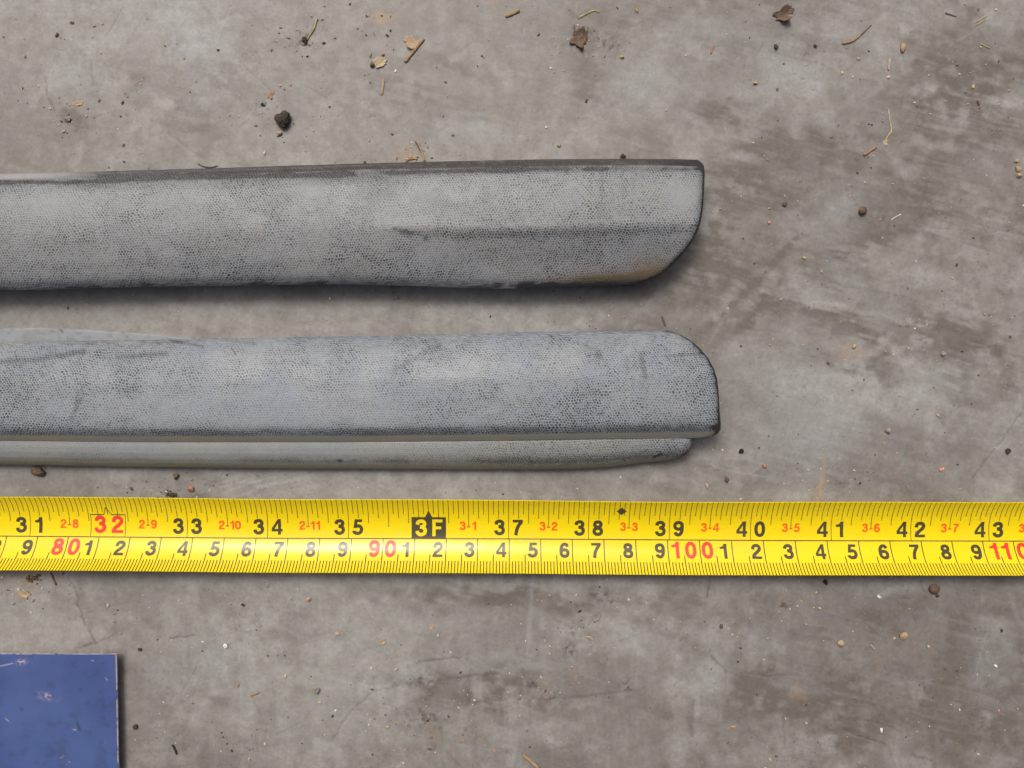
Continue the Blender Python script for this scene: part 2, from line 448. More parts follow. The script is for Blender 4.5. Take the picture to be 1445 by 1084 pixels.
def wear_shade1(px, py, t):
    k = dot_contrast(px, py, 1)
    n = fbm(px / 40, py / 22, 4, 4, .6); nf = fbm(px / 9, py / 7, 3, 6)
    topband = 1 - sst(t, .045, .06)
    edge = np.exp(-((t - .078) / .022) ** 2)
    k = k * (1 - .95 * topband)
    d = edge * (.42 + .8 * sst(n, .35, .7)) + 1.0 * topband * (.45 + .8 * n) * sst(px, 30, 200)
    o = .60 * topband * sst(px, 60, 400) * (.6 + .8 * n)
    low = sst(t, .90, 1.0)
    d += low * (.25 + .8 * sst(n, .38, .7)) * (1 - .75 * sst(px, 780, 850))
    ry = 326 + 4 * np.sin(px / 90)
    ridge_shade = np.exp(-((py - ry) / 7) ** 2) * sst(px, 540, 640) * (1 - sst(px, 930, 985) * .3)
    d += ridge_shade * .42 * (.3 + 1.3 * n); k = np.clip(k + ridge_shade * .6, 0, 1)  # line of shade along the ridge, put into the colour
    d += .45 * pline(px, py, [(690, 241), (740, 238), (800, 239)], 6) * (.4 + n) + .5 * pline(px, py, [(0, 256), (90, 258), (240, 250), (480, 247)], 3.2)
    d += .9 * pline(px, py, [(545, 322), (575, 328), (600, 336)], 5) * sst(nf, .3, .7) + .9 * blob(px, py, 122, 338, 9, 7) * sst(nf, .3, .6)
    d += .35 * blob(px, py, 1000, 300, 10, 70) + .30 * pline(px, py, [(850, 245), (848, 290), (846, 310)], 4) * (.4 + n)
    d += .5 * blob(px, py, 530, 399, 30, 5) * sst(nf, .3, .6)
    d += .36 * blob(px, py, 430, 268, 45, 12, -15) * (.4 + n) + .40 * blob(px, py, 560, 275, 62, 18) * (.4 + n) + .4 * blob(px, py, 640, 290, 26, 5) * (.4 + n) + .4 * blob(px, py, 130, 262, 40, 5) + .34 * blob(px, py, 480, 250, 90, 7)
    d += .16 * sst(px, 500, 760) * sst(py, 320, 345)  # face below the ridge painted darker, as if turned from the light
    d = np.minimum(d, .74); e = itp(E1, py) - px
    d = np.maximum(d, topband * (.40 + .50 * n) * sst(px, 20, 190) * (1 - .25 * sst(px, 640, 700)))
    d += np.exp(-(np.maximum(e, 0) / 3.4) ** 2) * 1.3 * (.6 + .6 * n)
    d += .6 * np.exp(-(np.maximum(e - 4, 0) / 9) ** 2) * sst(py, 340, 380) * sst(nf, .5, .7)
    d += .25 * blob(px, py, 968, 231, 22, 5) * (.4 + n) + .25 * blob(px, py, 988, 240, 8, 12)
    k *= 1 - .5 * blob(px, py, 80, 290, 70, 22) - .3 * blob(px, py, 560, 275, 60, 25) - .5 * blob(px, py, 960, 280, 40, 30) - .6 * blob(px, py, 440, 265, 30, 14)
    d += .8 * blob(px, py, 862, 401, 95, 6, -3) * (.4 + n) + .3 * blob(px, py, 780, 404, 60, 5)
    o += 1.3 * blob(px, py, 870, 396, 95, 11, -3) * (.5 + n) + .5 * blob(px, py, 925, 378, 34, 20) + .12 * sst(py, 330, 400) * sst(px, 700, 900)
    o += .14 * topband
    p = .12 * sst(fbm(px / 60, py / 18, 4, 2), .5, .75) * (1 - topband) + .35 * blob(px, py, 90, 285, 90, 30) + .3 * blob(px, py, 805, 272, 14, 14) + .3 * blob(px, py, 940, 302, 16, 7)
    p += .45 * pline(px, py, [(0, 250.5), (60, 248.5), (95, 247)], 1.8) + .35 * topband * (1 - sst(px, 20, 170))
    return np.clip(np.stack([d, k, o, p], -1), 0, 1)
s1 = empty("plastic_strip", (wx(330), wy(322), 0))
tagit(s1, "grey leather-grained plastic trim strip with slanted end and brown stain, farther from the yellow tape", "plastic strip")
b1 = shell("moulding_body", -700, lambda x: sitp(U1, x), lambda x: sitp(L1, x), lambda y: sitp(E1, y, 5), prof1, wear_shade1, M1, None, (.0050, .0100))
b1.parent = s1; b1.matrix_parent_inverse = s1.matrix_basis.inverted()

# ---- lower strip: body over a narrower lip
M2 = grain_material("grained_plastic_pale", (.308, .334, .354), (.038, .044, .054), (.282, .319, .362))
U2 = [(-900, 492), (0, 482.5), (100, 481), (200, 480), (300, 478), (480, 474.5), (600, 472), (760, 468.5), (850, 466.5), (1100, 466)]
L2 = [(-900, 624), (0, 622), (200, 624), (480, 624), (700, 622), (860, 619.5), (960, 618.5), (1100, 617.5)]
E2 = [(460, 930), (466.5, 942), (470, 953), (473, 962), (482, 977), (492, 988), (505, 999), (520, 1007.5), (534, 1012), (550, 1014), (580, 1015.5), (598, 1017.5), (606, 1017), (612, 1013), (616, 1006), (619, 985), (624, 960)]
def prof2(t, x):
    return stp([(0, .0052), (.02, .0060), (.06, .0070), (.15, .0088), (.28, .0106), (.42, .0116), (.6, .0121), (.78, .0122), (.86, .0120), (.90, .0116), (.935, .0108), (.955, .0100), (1, .0081)], t)
def wear2(px, py, t):
    k = dot_contrast(px, py, 3)
    n = fbm(px / 42, py / 24, 4, 1, .6); nf = fbm(px / 9, py / 7, 3, 2)
    k *= 1 - .35 * blob(px, py, 330, 575, 200, 40) - .3 * blob(px, py, 500, 575, 90, 40)
    k += .35 * blob(px, py, 820, 565, 40, 40) + .2 * sst(px, 860, 990) + .3 * blob(px, py, 180, 530, 20, 40) + .4 * blob(px, py, 20, 540, 40, 40)
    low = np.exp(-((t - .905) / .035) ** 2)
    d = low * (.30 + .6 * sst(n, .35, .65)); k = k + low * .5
    step = sst(t, .935, .955)
    k = k * (1 - .9 * step); d = d * (1 - .7 * step)
    o = .55 * step
    d += .95 * pline(px, py, [(0, 510), (50, 508), (90, 501), (118, 496)], 3.6) * (.5 + .6 * nf) + .8 * pline(px, py, [(165, 505), (205, 501), (235, 499)], 3.4) * (.3 + n)
    d += .7 * pline(px, py, [(240, 481), (262, 484), (285, 489)], 2.2) + .35 * pline(px, py, [(340, 482), (360, 486)], 2.4)
    d += .9 * pline(px, py, [(904, 500), (907, 515), (911, 532)], 3.6) * (.5 + .6 * nf) + .35 * pline(px, py, [(904, 598), (918, 583)], 1.2)
    d += .6 * pline(px, py, [(560, 520), (590, 505), (620, 488)], 4) * nf * 1.4 + .6 * pline(px, py, [(100, 590), (112, 565), (116, 548)], 5) * sst(nf, .4, .6)
    d += .35 * blob(px, py, 180, 592, 6, 5) + .6 * blob(px, py, 840, 500, 22, 12) * sst(nf, .4, .6) + .6 * pline(px, py, [(945, 502), (975, 500), (990, 498)], 2.2)
    d += .25 * blob(px, py, 690, 590, 10, 24, 15) * sst(nf, .4, .6) + .35 * blob(px, py, 520, 612, 20, 5) + .3 * pline(px, py, [(920, 485), (926, 474)], 2)
    d = np.minimum(d, .60); e = itp(E2, py) - px
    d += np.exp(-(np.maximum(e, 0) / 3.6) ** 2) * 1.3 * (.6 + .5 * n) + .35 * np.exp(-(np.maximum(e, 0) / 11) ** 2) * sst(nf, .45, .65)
    d += .55 * blob(px, py, 1012, 602, 8, 16) + .35 * (1 - sst(t, 0, .03)) * sst(px, 700, 900)
    d += .16 * (1 - sst(t, .02, .10)) * sst(nf, .4, .7)
    p = .09 * sst(fbm(px / 70, py / 22, 4, 6), .45, .72) + .3 * blob(px, py, 60, 570, 90, 40) + .3 * blob(px, py, 520, 590, 60, 25) + .25 * blob(px, py, 230, 580, 60, 40) + .2 * blob(px, py, 940, 560, 40, 40)
    p += .5 * pline(px, py, [(630, 525), (660, 543), (678, 560)], .9) + .45 * pline(px, py, [(606, 535), (612, 545), (609, 565)], .8)
    p *= 1 - step
    o += .18 * (1 - sst(t, .0, .07)) * (1 - sst(px, 100, 260))
    return np.clip(np.stack([d, k, o, p], -1), 0, 1)
s2 = empty("plastic_strip", (wx(340), wy(570), 0))
tagit(s2, "paler grey leather-grained trim strip with rounded end and stepped lower lip, beside the yellow tape", "plastic strip")
b2 = shell("moulding_body", -700, lambda x: sitp(U2, x), lambda x: sitp(L2, x), lambda y: itp(E2, y), prof2, wear2, M2, None, (.0044, .004), sd=1)
b2.parent = s2; b2.matrix_parent_inverse = s2.matrix_basis.inverted()

UL = [(-900, 617), (0, 615), (400, 616.5), (700, 615), (900, 612), (1100, 611)]
LL = [(-900, 652), (0, 655.5), (150, 658), (300, 660), (480, 661.5), (620, 662), (760, 662.5), (820, 661.5), (870, 658.5), (910, 652.5), (940, 650.5), (1100, 650)]
EL = [(600, 977), (622, 977), (630, 975), (637, 971.5), (643, 965), (647, 957), (650, 944), (656, 900), (662, 830)]
def profL(t, x):
    z = stp([(0, .0074), (.2, .0080), (.36, .0080), (.55, .0076), (.75, .0066), (.88, .0052), (.95, .0040), (1, .0027)], t)
    return z
def wearL(px, py, t):
    k = .45 * dot_contrast(px, py, 5) + .55 * sst(px, 560, 800)
    n = fbm(px / 40, py / 12, 4, 3, .6); nf = fbm(px / 9, py / 7, 3, 4)
    band = np.exp(-((t - .74) / .10) ** 2)
    d = band * (.10 + .5 * sst(n, .45, .7)) * sst(px, -200, 500) + .35 * band * sst(px, 640, 760) * (1 - sst(px, 940, 960))
    k = k + .4 * band * sst(px, 300, 700)
    d = np.minimum(d, .60); e = itp(EL, py) - px
    d += np.exp(-(np.maximum(e, 0) / 3.0) ** 2) * .6 + .55 * pline(px, py, [(922, 646), (934, 640)], 1.6) + .5 * blob(px, py, 478, 650, 7, 3)
    d += .3 * blob(px, py, 955, 632, 14, 8) * sst(nf, .4, .65)
    o = .32 + .62 * sst(t, .84, .95) - .2 * sst(px, 880, 960)
    p = .2 * n * sst(t, .2, .4) * (1 - sst(t, .5, .7))
    return np.clip(np.stack([d, k, o, p], -1), 0, 1)
l2 = shell("lower_lip", -700, lambda x: sitp(UL, x), lambda x: sitp(LL, x), lambda y: itp(EL, y), profL, wearL, M2, None, (.0012, .0022), nrow=52, sd=2)
l2.parent = s2; l2.matrix_parent_inverse = s2.matrix_basis.inverted()

# flat fixing flange that shows past the upper edge of the lower strip
def flange():
    nx, ny = 260, 14
    s = np.linspace(0, 1, nx); t = np.linspace(0, 1, ny)
    x = -700 + s * (286 + 700)
    yt = sitp([(-900, 452), (0, 463), (60, 462), (120, 465), (200, 470.5), (270, 478), (300, 481)], x, 8)
    yb = sitp(U2, x) + 8
    PX = np.repeat(x[None], ny, 0); PY = yt[None] * (1 - t[:, None]) + yb[None] * t[:, None]
    Z = np.full_like(PX, .0011); Z[0] = .0009
    n = fbm(PX / 20, PY / 9, 4, 2); nf = fbm(PX / 6, PY / 5, 3, 3)
    d = .10 + .3 * sst(n, .5, .75) + .5 * sst(nf, .62, .75)
    col = np.clip(np.stack([d, np.full_like(n, .05), .25 * n, .05 * np.ones_like(n)], -1), 0, 1)
    X = (PX - CX) / F * (H - Z); Y = (CY - PY) / F * (H - Z)
    X = np.vstack([X[:1], X]); Y = np.vstack([Y[:1], Y]); Z = np.vstack([np.full((1, nx), .00003), Z]); col = np.concatenate([col[:1], col])
    me = grid_mesh("fixing_flange", X, Y, Z, col, np.stack([X * 1000, Y * 1000], -1))
    o = link("fixing_flange", me, M2)
    o.parent = s2; o.matrix_parent_inverse = s2.matrix_basis.inverted()
flange()

# ------------------------------------------------------------------ measuring tape
TR, TPHI, VT, VB, Z0 = .0150, .20, .0138, -.0115, .0003
INCH = [(27, -400), (30, -70), (31, 42), (32, 152), (33, 263.8), (34, 377.4), (35, 491.7), (36, 605), (37, 717.7), (38, 830.6), (39, 944.6), (40, 1059.3), (41, 1173.3), (42, 1285.8), (43, 1396), (44, 1506), (47, 1838)]
def inch_px(i): return itp(INCH, i)
def centre_py(px): return sitp([(-900, 752), (0, 756.6), (370, 759.7), (730, 760.6), (1090, 763), (1445, 763.8), (2200, 765)], px, 60)
def sway(px): return TPHI + .035 * np.sin(px / 230 + .6) + .018 * np.sin(px / 83)
def tape_pos(px, v, lift=0.0):
    px = np.asarray(px, float); v = np.asarray(v, float)
    ph = sway(px); a = ph - v / TR
    zc = Z0 + TR * (1 - np.cos(ph))
    Xc = (px - CX) / F * (H - zc)
    Yc = (CY - centre_py(px)) / F * (H - zc)
    r = TR - lift
    return Xc, Yc + TR * np.sin(ph) - r * np.sin(a), Z0 + TR - r * np.cos(a)
_vt = np.linspace(0, VT, 200); _x, _y, _z = tape_pos(722.0, _vt); _s = _y / (H - _z); FT = (_s - _s[0]) / (_s[-1] - _s[0])
_vb = np.linspace(0, VB, 200); _x, _y, _z = tape_pos(722.0, _vb); _s = _y / (H - _z); FB = (_s - _s[0]) / (_s[-1] - _s[0])
def v_of(f):
    """signed fraction of the visible half width (+1 one edge, -1 the other) -> arc length from the centre line"""
    f = np.asarray(f, float)
    return np.where(f >= 0, np.interp(f, FT, _vt), np.interp(-f, FB, _vb))

def tape_material(name, colr, rough):
    m = N(name)
    co = m.n("ShaderNodeTexCoord").outputs["Object"]
    mp = m.n("ShaderNodeMapping"); m.l(co, mp.inputs[0]); mp.inputs["Scale"].default_value = (.18, 1, 1)
    a = m.noise(mp.outputs[0], 260, 4, .6)
    b = m.noise(co, 1500, 3, .6)
    cc = m.mix(.5, colr, m.mix(a, (.88, .87, .85), (1.10, 1.10, 1.12)), 'MULTIPLY')
    cc = m.mix(m.math('MULTIPLY', m.rng(b, .68, .78), .35), cc, tuple(.35 * c for c in colr))
    g1 = m.noise(co, 38, 5, .65); g2 = m.noise(co, 5200, 2, .5)
    cc = m.mix(m.math('MULTIPLY', m.rng(g1, .52, .75), .16), cc, (.30, .24, .10))
    cc = m.mix(m.math('MULTIPLY', m.rng(g2, .72, .78), m.rng(g1, .42, .6, 0.0, .7)), cc, (.12, .09, .04))
    m.l(cc, m.b.inputs["Base Color"])
    m.l(m.math('ADD', m.rng(a, .3, .7, rough - .02, rough + .08), m.rng(g1, .45, .7, 0.0, .10)), m.b.inputs["Roughness"])
    m.b.inputs["Specular IOR Level"].default_value = .5
    m.bump(b, .08, .00005)
    return m.m
MY = tape_material("yellow_lacquer", (.88, .672, .002), .20)
MK = tape_material("black_print", (.070, .062, .030), .20)
MRD = tape_material("red_print", (.80, .055, .03), .28)
MRO = tape_material("orange_red_print", (.86, .13, .012), .28)
MYP = tape_material("yellow_figure", (.88, .672, .002), .24)

tape = empty("measuring_tape", (wx(722), float(wy(760)), 0))
tagit(tape, "yellow steel measuring tape blade lying across the floor, printed 31 to 43 inches", "measuring tape")
def to_tape(o):
    o.parent = tape; o.matrix_parent_inverse = tape.matrix_basis.inverted(); return o
def blade():
    px = np.linspace(-420, 1860, 240); v = np.linspace(VB, VT, 81)
    P, V = np.meshgrid(px, v)
    # a slow sway of the edges, as a steel blade has
    X, Y, Z = tape_pos(P, V)
    X2, Y2, Z2 = tape_pos(P[::-1], V[::-1], -.00016)
    X = np.vstack([X, X2, X[:1]]); Y = np.vstack([Y, Y2, Y[:1]]); Z = np.vstack([Z, Z2, Z[:1]])
    o = to_tape(link("blade", grid_mesh("blade", X, Y, Z, smooth=True), MY))
    return o
blade()

# glyphs: strokes and filled pieces in a box one unit high
GH = .107
def cat_rom(pts, n=6, closed=False):
    p = [np.array(q, float) for q in pts]; out = []
    m = len(p)
    for i in range(m if closed else m - 1):
        a = p[(i - 1) % m] if (closed or i > 0) else 2 * p[0] - p[1]
        b, c = p[i], p[(i + 1) % m]
        d = p[(i + 2) % m] if (closed or i + 2 < m) else 2 * c - b
        for k in range(n):
            t = k / n
            out.append(.5 * (2 * b + (c - a) * t + (2 * a - 5 * b + 4 * c - d) * t * t + (3 * b - a - 3 * c + d) * t ** 3))
    if not closed: out.append(p[-1])
    return out
def ell(cx, cy, rx, ry, e=2.3, n=28):
    o = []
    for i in range(n):
        t = 2 * math.pi * i / n; c, s = math.cos(t), math.sin(t)
        o.append((cx + rx * math.copysign(abs(c) ** (2 / e), c), cy + ry * math.copysign(abs(s) ** (2 / e), s)))
    return o
SX = 1.27
def rect(x0, y0, x1, y1): return ('p', [(x0, y0), (x1, y0), (x1, y1), (x0, y1)])
GLYPH = {
 '0': [('c', ell(.28, .5, .185, .403))],
 '1': [rect(.255, 0, .42, 1), ('p', [(.05, .66), (.29, .66), (.29, 1.0), (.275, .97), (.22, .86), (.14, .81), (.05, .795)])],
 '2': [('s', [(.098, .63), (.112, .76), (.175, .87), (.285, .902), (.395, .865), (.452, .75), (.43, .62), (.33, .48), (.20, .34), (.125, .22), (.10, .09)]), rect(.015, 0, .53, .175)],
 '3': [('s', [(.098, .69), (.125, .82), (.20, .885), (.28, .902), (.37, .875), (.428, .785), (.415, .65), (.34, .565), (.22, .545)]),
       ('s', [(.22, .545), (.34, .53), (.43, .45), (.458, .31), (.42, .18), (.34, .115), (.27, .098), (.185, .12), (.11, .20), (.09, .32)])],
 '4': [rect(.335, 0, .485, 1), rect(.02, .205, .56, .37), ('p', [(.335, 1.0), (.02, .40), (.02, .37), (.155, .37), (.335, .74)])],
 '5': [rect(.13, .825, .50, 1), ('p', [(.13, 1.0), (.06, .43), (.205, .46), (.275, .9)]), ('s', [(.135, .50), (.20, .56), (.285, .578), (.385, .545), (.452, .44), (.455, .29), (.40, .16), (.31, .105), (.25, .098), (.16, .125), (.095, .20), (.082, .27)])],
 '6': [('c', ell(.285, .315, .178, .217)), ('s', [(.107, .34), (.105, .55), (.145, .76), (.225, .875), (.30, .902), (.40, .86), (.446, .73)])],
 '7': [rect(.03, .825, .53, 1), ('s', [(.455, .86), (.36, .70), (.27, .50), (.215, .28), (.185, .0)])],
 '8': [('c', ell(.28, .735, .152, .168)), ('c', ell(.28, .295, .18, .197))],
 'F': [rect(.06, 0, .215, 1), rect(.06, .825, .53, 1), rect(.06, .42, .47, .58)],
 '-': [rect(.13, .30, .43, .47)],
}
GLYPH['9'] = [(k, [(.56 - x, 1 - y) for x, y in p]) for k, p in GLYPH['6']]
GW = {'-': .36}
def glyph_faces(ch, hw=GH):
    """list of polygons (already widened), in unit-height space, x centred"""
    out = []
    for kind, pts in GLYPH[ch]:
        if kind == 'p':
            out.append([[((x - .28) * SX, y) for x, y in pts]]); continue
        pp = cat_rom([((x - .28) * SX, y) for x, y in pts], 5 if kind == 's' else 2, kind == 'c')
        n = len(pp); L, Rr = [], []
        for i in range(n):
            if kind == 'c': d = pp[(i + 1) % n] - pp[i - 1]
            else: d = pp[min(i + 1, n - 1)] - pp[max(i - 1, 0)]
            d = d / (np.linalg.norm(d) + 1e-9); nn = np.array([-d[1], d[0]])
            L.append(pp[i] + nn * hw); Rr.append(pp[i] - nn * hw)
        qs = []
        for i in range(n if kind == 'c' else n - 1):
            j = (i + 1) % n
            qs.append([tuple(L[i]), tuple(Rr[i]), tuple(Rr[j]), tuple(L[j])])
        out.append(qs)
    return out

def print_mesh(name, pieces, mat, lift0=.000018, label=None):
    """PIECES: lists of flat polygons in (px offset, signed fraction) space; each list one hair higher than the last. Cut fine and bent on to the blade."""
    bm = bmesh.new(); lay = bm.verts.layers.float.new("lift")
    for i, polys in enumerate(pieces):
        for poly in polys:
            vs = [bm.verts.new((p[0], p[1], i * .1)) for p in poly]
            try: bm.faces.new(vs)
            except ValueError: pass
    ys = [v.co.y for v in bm.verts]
    lo, hi = min(ys), max(ys)
    st = .04
    k = math.ceil(lo / st)
    while k * st < hi:
        bmesh.ops.bisect_plane(bm, geom=bm.verts[:] + bm.edges[:] + bm.faces[:], plane_co=(0, k * st + .0003, 0), plane_no=(0, 1, 0), dist=1e-6)
        k += 1
    co = np.array([v.co[:] for v in bm.verts])
    X, Y, Z = tape_pos(co[:, 0], v_of(co[:, 1]), lift0 + co[:, 2] * .00005)
    for v, x, y, z in zip(bm.verts, X, Y, Z): v.co = (x, y, z)
    bmesh.ops.recalc_face_normals(bm, faces=bm.faces)
    me = bpy.data.meshes.new(name); bm.normal_update()
    for f in bm.faces:
        if f.normal.z < 0: f.normal_flip()
        f.smooth = True
    bm.to_mesh(me); bm.free()
    return to_tape(link(name, me, mat))

def text_pieces(s, px, f0, f1, xs, hw=GH):
    """characters of S centred at px + xs[i]; f0 bottom, f1 top (signed fractions); real height in px decides the width"""
    v0, v1 = float(v_of(f0)), float(v_of(f1))
    hpx = abs(v1 - v0) * F / (H - .001)
    out = []
    for ch, dx in zip(s, xs):
        for grp in glyph_faces(ch, hw):
            out.append([[(px + dx + x * hpx * 1.0, f0 + (f1 - f0) * y) for x, y in poly] for poly in grp])
    return out

def bar(px0, f0, f1, wdt):
    return [(px0 - wdt / 2, f0), (px0 + wdt / 2, f0), (px0 + wdt / 2, f1), (px0 - wdt / 2, f1)]

# graduations
g = []
for k in range(27 * 16, 47 * 16):
    i = k / 16.0; x = float(inch_px(i))
    if k % 16 == 0:
        e = .0 if int(i) not in (32, 36) else (.58 if int(i) == 36 else .58)
    elif k % 8 == 0: e = .30
    elif k % 4 == 0: e = .40
    elif k % 2 == 0: e = .527
    else: e = .635
    g.append(bar(x, e, 1.0, .9))
print_mesh("inch_graduation", [g], MK)
g = []
for k in range(690, 1190):
    x = float(inch_px(k / 25.4))
    e = .0 if k % 10 == 0 else (.453 if k % 5 == 0 else .645)
    g.append(bar(x, -1.0, -e, 1.35))
print_mesh("centimetre_graduation", [g], MK)
print_mesh("centre_line", [[[(a, -.014), (b, -.014), (b, .014), (a, .014)] for a, b in zip(np.linspace(-420, 1840, 227)[:-1], np.linspace(-420, 1840, 227)[1:])]], MK, .000024)
UPL = .000030
for i in range(28, 46):
    x = float(inch_px(i)); st_ = str(i)
    if i == 32:
        print_mesh("numeral", text_pieces(st_, x, .105, .548, (-11.2, 13.2)), MRD, UPL)
        b = [[(x - 24.8, .0), (x - 24.0, .0), (x - 24.0, .58), (x - 24.8, .58)], [(x + 23.9, .0), (x + 24.7, .0), (x + 24.7, .58), (x + 23.9, .58)]]
        def seg(p, q, w_=.018): return [(p[0], p[1] - w_), (q[0], q[1] - w_), (q[0], q[1] + w_), (p[0], p[1] + w_)]
        pk = [(x - 24.8, .575), (x - 6, .575), (x - 1.4, .75), (x + 5.4, .575), (x + 24.7, .575)]
        b2_ = [seg(pk[0], pk[1], .012), [(pk[1][0] - .5, .563), (pk[1][0] + .5, .563), (pk[2][0] + .4, .75), (pk[2][0] - .4, .765)], [(pk[3][0] - .6, .563), (pk[3][0] + .5, .563), (pk[2][0] + .4, .765), (pk[2][0] - .3, .745)], seg(pk[3], pk[4], .012)]
        print_mesh("stud_frame", [b, b2_], MK, .000026)
    elif i == 36:
        bx = [[(x - 24.3, .0), (x + 24.3, .0), (x + 24.3, .56), (x - 24.3, .56)]]
        tri = [[(x - 5, .56), (x + 5, .56), (x, .735)]]
        print_mesh("foot_marker", [bx, tri], MK, .000030)
        print_mesh("numeral", text_pieces("3F", x, .065, .50, (-10.6, 11.6)), MYP, .000050)
    else:
        print_mesh("numeral", text_pieces(st_, x, .095, .50, (-12.6, 13.0)), MK, UPL)
    if i != 35:
        a, b = divmod(i + 1, 12)
        s = "%d-%d" % (a, b)
        xs = [-8.4, 0, 8.4] if len(s) == 3 else [-8.6, -.8, 6.0, 13.2][:len(s)]
        if len(s) == 4: xs = [-8.2, -.4, 7.0, 14.6]
        xc = float(inch_px(i + .5)); hw = .105
        pcs = text_pieces(s, xc, .225, .452, xs, hw)
        print_mesh("foot_inch_numeral", pcs, MRO, UPL)
for c in range(70, 119):
    x = float(inch_px(c / 2.54))
    if c % 10 == 0:
        s = str(c)
        xs = (-11.6, 11.0) if len(s) == 2 else ((-33.5, -13.2, 10.2) if c == 100 else (-28.5, -12.2, 10.6))
        print_mesh("numeral", text_pieces(s, x, -.535, -.05, xs), MRD, UPL)
    else:
        print_mesh("numeral", text_pieces(str(c % 10), x, -.536, -.103, (-11.4,)), MK, UPL)
xd = float(inch_px(38.4))
print_mesh("joist_diamond", [[[(xd - 7, .748), (xd, .645), (xd + 7, .748), (xd, .85)]]], MK, .000034)

# ------------------------------------------------------------------ blue sheet
def blue_panel():
    root = empty("painted_panel", (wx(60), wy(1010), 0))
    tagit(root, "scratched blue painted metal panel with chipped pale edges, corner lying below the tape", "panel")
    zt, zb = .0036, .0030
    cor = [(-420, 920.5), (164.2, 922.8), (171.5, 1330), (-420, 1340)]
    m = N("blue_paint")
    co = m.n("ShaderNodeTexCoord").outputs["Object"]
    a = m.noise(co, 55, 5, .6); b = m.noise(co, 700, 4, .6)
    mp = m.n("ShaderNodeMapping"); m.l(co, mp.inputs[0]); mp.inputs["Rotation"].default_value = (0, 0, .6); mp.inputs["Scale"].default_value = (1, .14, 1)
    c2 = m.noise(mp.outputs[0], 420, 2, .5)
    base = m.mix(m.rng(a, .3, .7), (.050, .084, .226), (.068, .110, .274))
    base = m.mix(m.math('MULTIPLY', m.rng(b, .62, .72), .35), base, (.10, .10, .12))
    base = m.mix(m.math('MULTIPLY', m.rng(c2, .76, .79), m.math('MULTIPLY', m.rng(a, .5, .65), .4)), base, (.55, .54, .56))
    wd, _, ch, _ = m.attr("wear")
    base = m.mix(m.math('MULTIPLY', wd, .7), base, (.03, .03, .035))
    base = m.mix(ch, base, (.50, .40, .42))
    m.l(base, m.b.inputs["Base Color"]); m.l(m.rng(b, .3, .7, .30, .42), m.b.inputs["Roughness"])
    m.b.inputs["Specular IOR Level"].default_value = .5
    m.bump(b, .12, .00006)
    nx, ny = 300, 240
    s = 1 - (1 - np.linspace(0, 1, nx)) ** 1.5; t = np.linspace(0, 1, ny) ** 1.5
    S, T = np.meshgrid(s, t)
    def bil(i): return (cor[0][i] * (1 - S) + cor[1][i] * S) * (1 - T) + (cor[3][i] * (1 - S) + cor[2][i] * S) * T
    PX, PY = bil(0), bil(1)
    # slightly rounded corner
    nf = fbm(PX / 5, PY / 5, 3, 2); n = fbm(PX / 2.4, PY / 2.4, 2, 4)
    chip = blob(PX, PY, 66, 983, 12, 4, 10) * sst(nf, .36, .62) * 1.05 + blob(PX, PY, 30, 934, 6, 3.5, -12) * sst(n, .4, .55)
    chip += .8 * pline(PX, PY, [(0, 940), (18, 936)], .7) + .0 * PX
    for x, y, l, an in [(10, 1016, 4, .6), (15, 1020, 4, .5), (147, 1046, 3, 1.1), (88, 1068, 3, -.8), (96, 1077, 3, -.7), (18, 1076, 3, .2), (130, 932, 2, 0), (48, 926, 3, .4), (150, 958, 2, 1), (105, 1030, 2, 0)]:
        chip = np.maximum(chip, .75 * pline(PX, PY, [(x - l * math.cos(an), y - l * math.sin(an)), (x + l * math.cos(an), y + l * math.sin(an))], .55) * sst(nf, .4, .55))
    dk = .8 * pline(PX, PY, [(109, 1020), (112, 1029)], 2) + .7 * blob(PX, PY, 30, 1001, 2.4, 2.6) + .6 * blob(PX, PY, 114, 973, 2.5, 2.2) + .5 * blob(PX, PY, 96, 1026, 1.6, 1.6) + .35 * sst(fbm(PX / 18, PY / 14, 4, 1), .6, .8) + .4 * blob(PX, PY, 45, 927, 5, 3)
    e1 = (cor[1][0] + (PY - 922.8) * .018) - PX; e2 = PY - 922.0
    chip = np.maximum(chip, .8 * (e1 < 1.3) * sst(nf, .3, .5)); chip = np.maximum(chip, .85 * (e2 < 1.6) * sst(nf, .25, .5))
    Z = np.full_like(PX, zt)
    Z -= .00015 * np.clip(chip, 0, 1) * ((e1 > 2) & (e2 > 2.4))
    z1 = .0002 * np.clip(1 - e1 / 3, 0, 1) ** 2; Z -= z1
    X = (PX - CX) / F * (H - zt); Y = (CY - PY) / F * (H - zt)
    col = np.clip(np.stack([dk, 0 * dk, chip, 0 * dk], -1), 0, 1)
    o = link("painted_sheet", grid_mesh("painted_sheet", X, Y, Z, col), m.m)
    o.parent = root; o.matrix_parent_inverse = root.matrix_basis.inverted()
    me2 = bpy.data.meshes.new("panel_edge")
    q = [(X[0, 0], Y[0, 0]), (X[0, -1], Y[0, -1]), (X[-1, -1], Y[-1, -1]), (X[-1, 0], Y[-1, 0])]
    # bare sheet edge, then the core set back beneath
    bm = bmesh.new()
    top = [bm.verts.new((x, y, zt - .00021)) for x, y in q]; bot = [bm.verts.new((x, y, zb)) for x, y in q]
    for i in range(4):
        j = (i + 1) % 4; bm.faces.new((top[j], top[i], bot[i], bot[j]))
    bm.faces.new(bot)
    bm.to_mesh(me2); bm.free()
    me_ = N("bare_edge"); me_.b.inputs["Roughness"].default_value = .5
    c_ = me_.noise(me_.n("ShaderNodeTexCoord").outputs["Object"], 500, 3, .6)
    me_.l(me_.mix(me_.rng(c_, .3, .65), (.22, .18, .18), (.62, .56, .56)), me_.b.inputs["Base Color"])
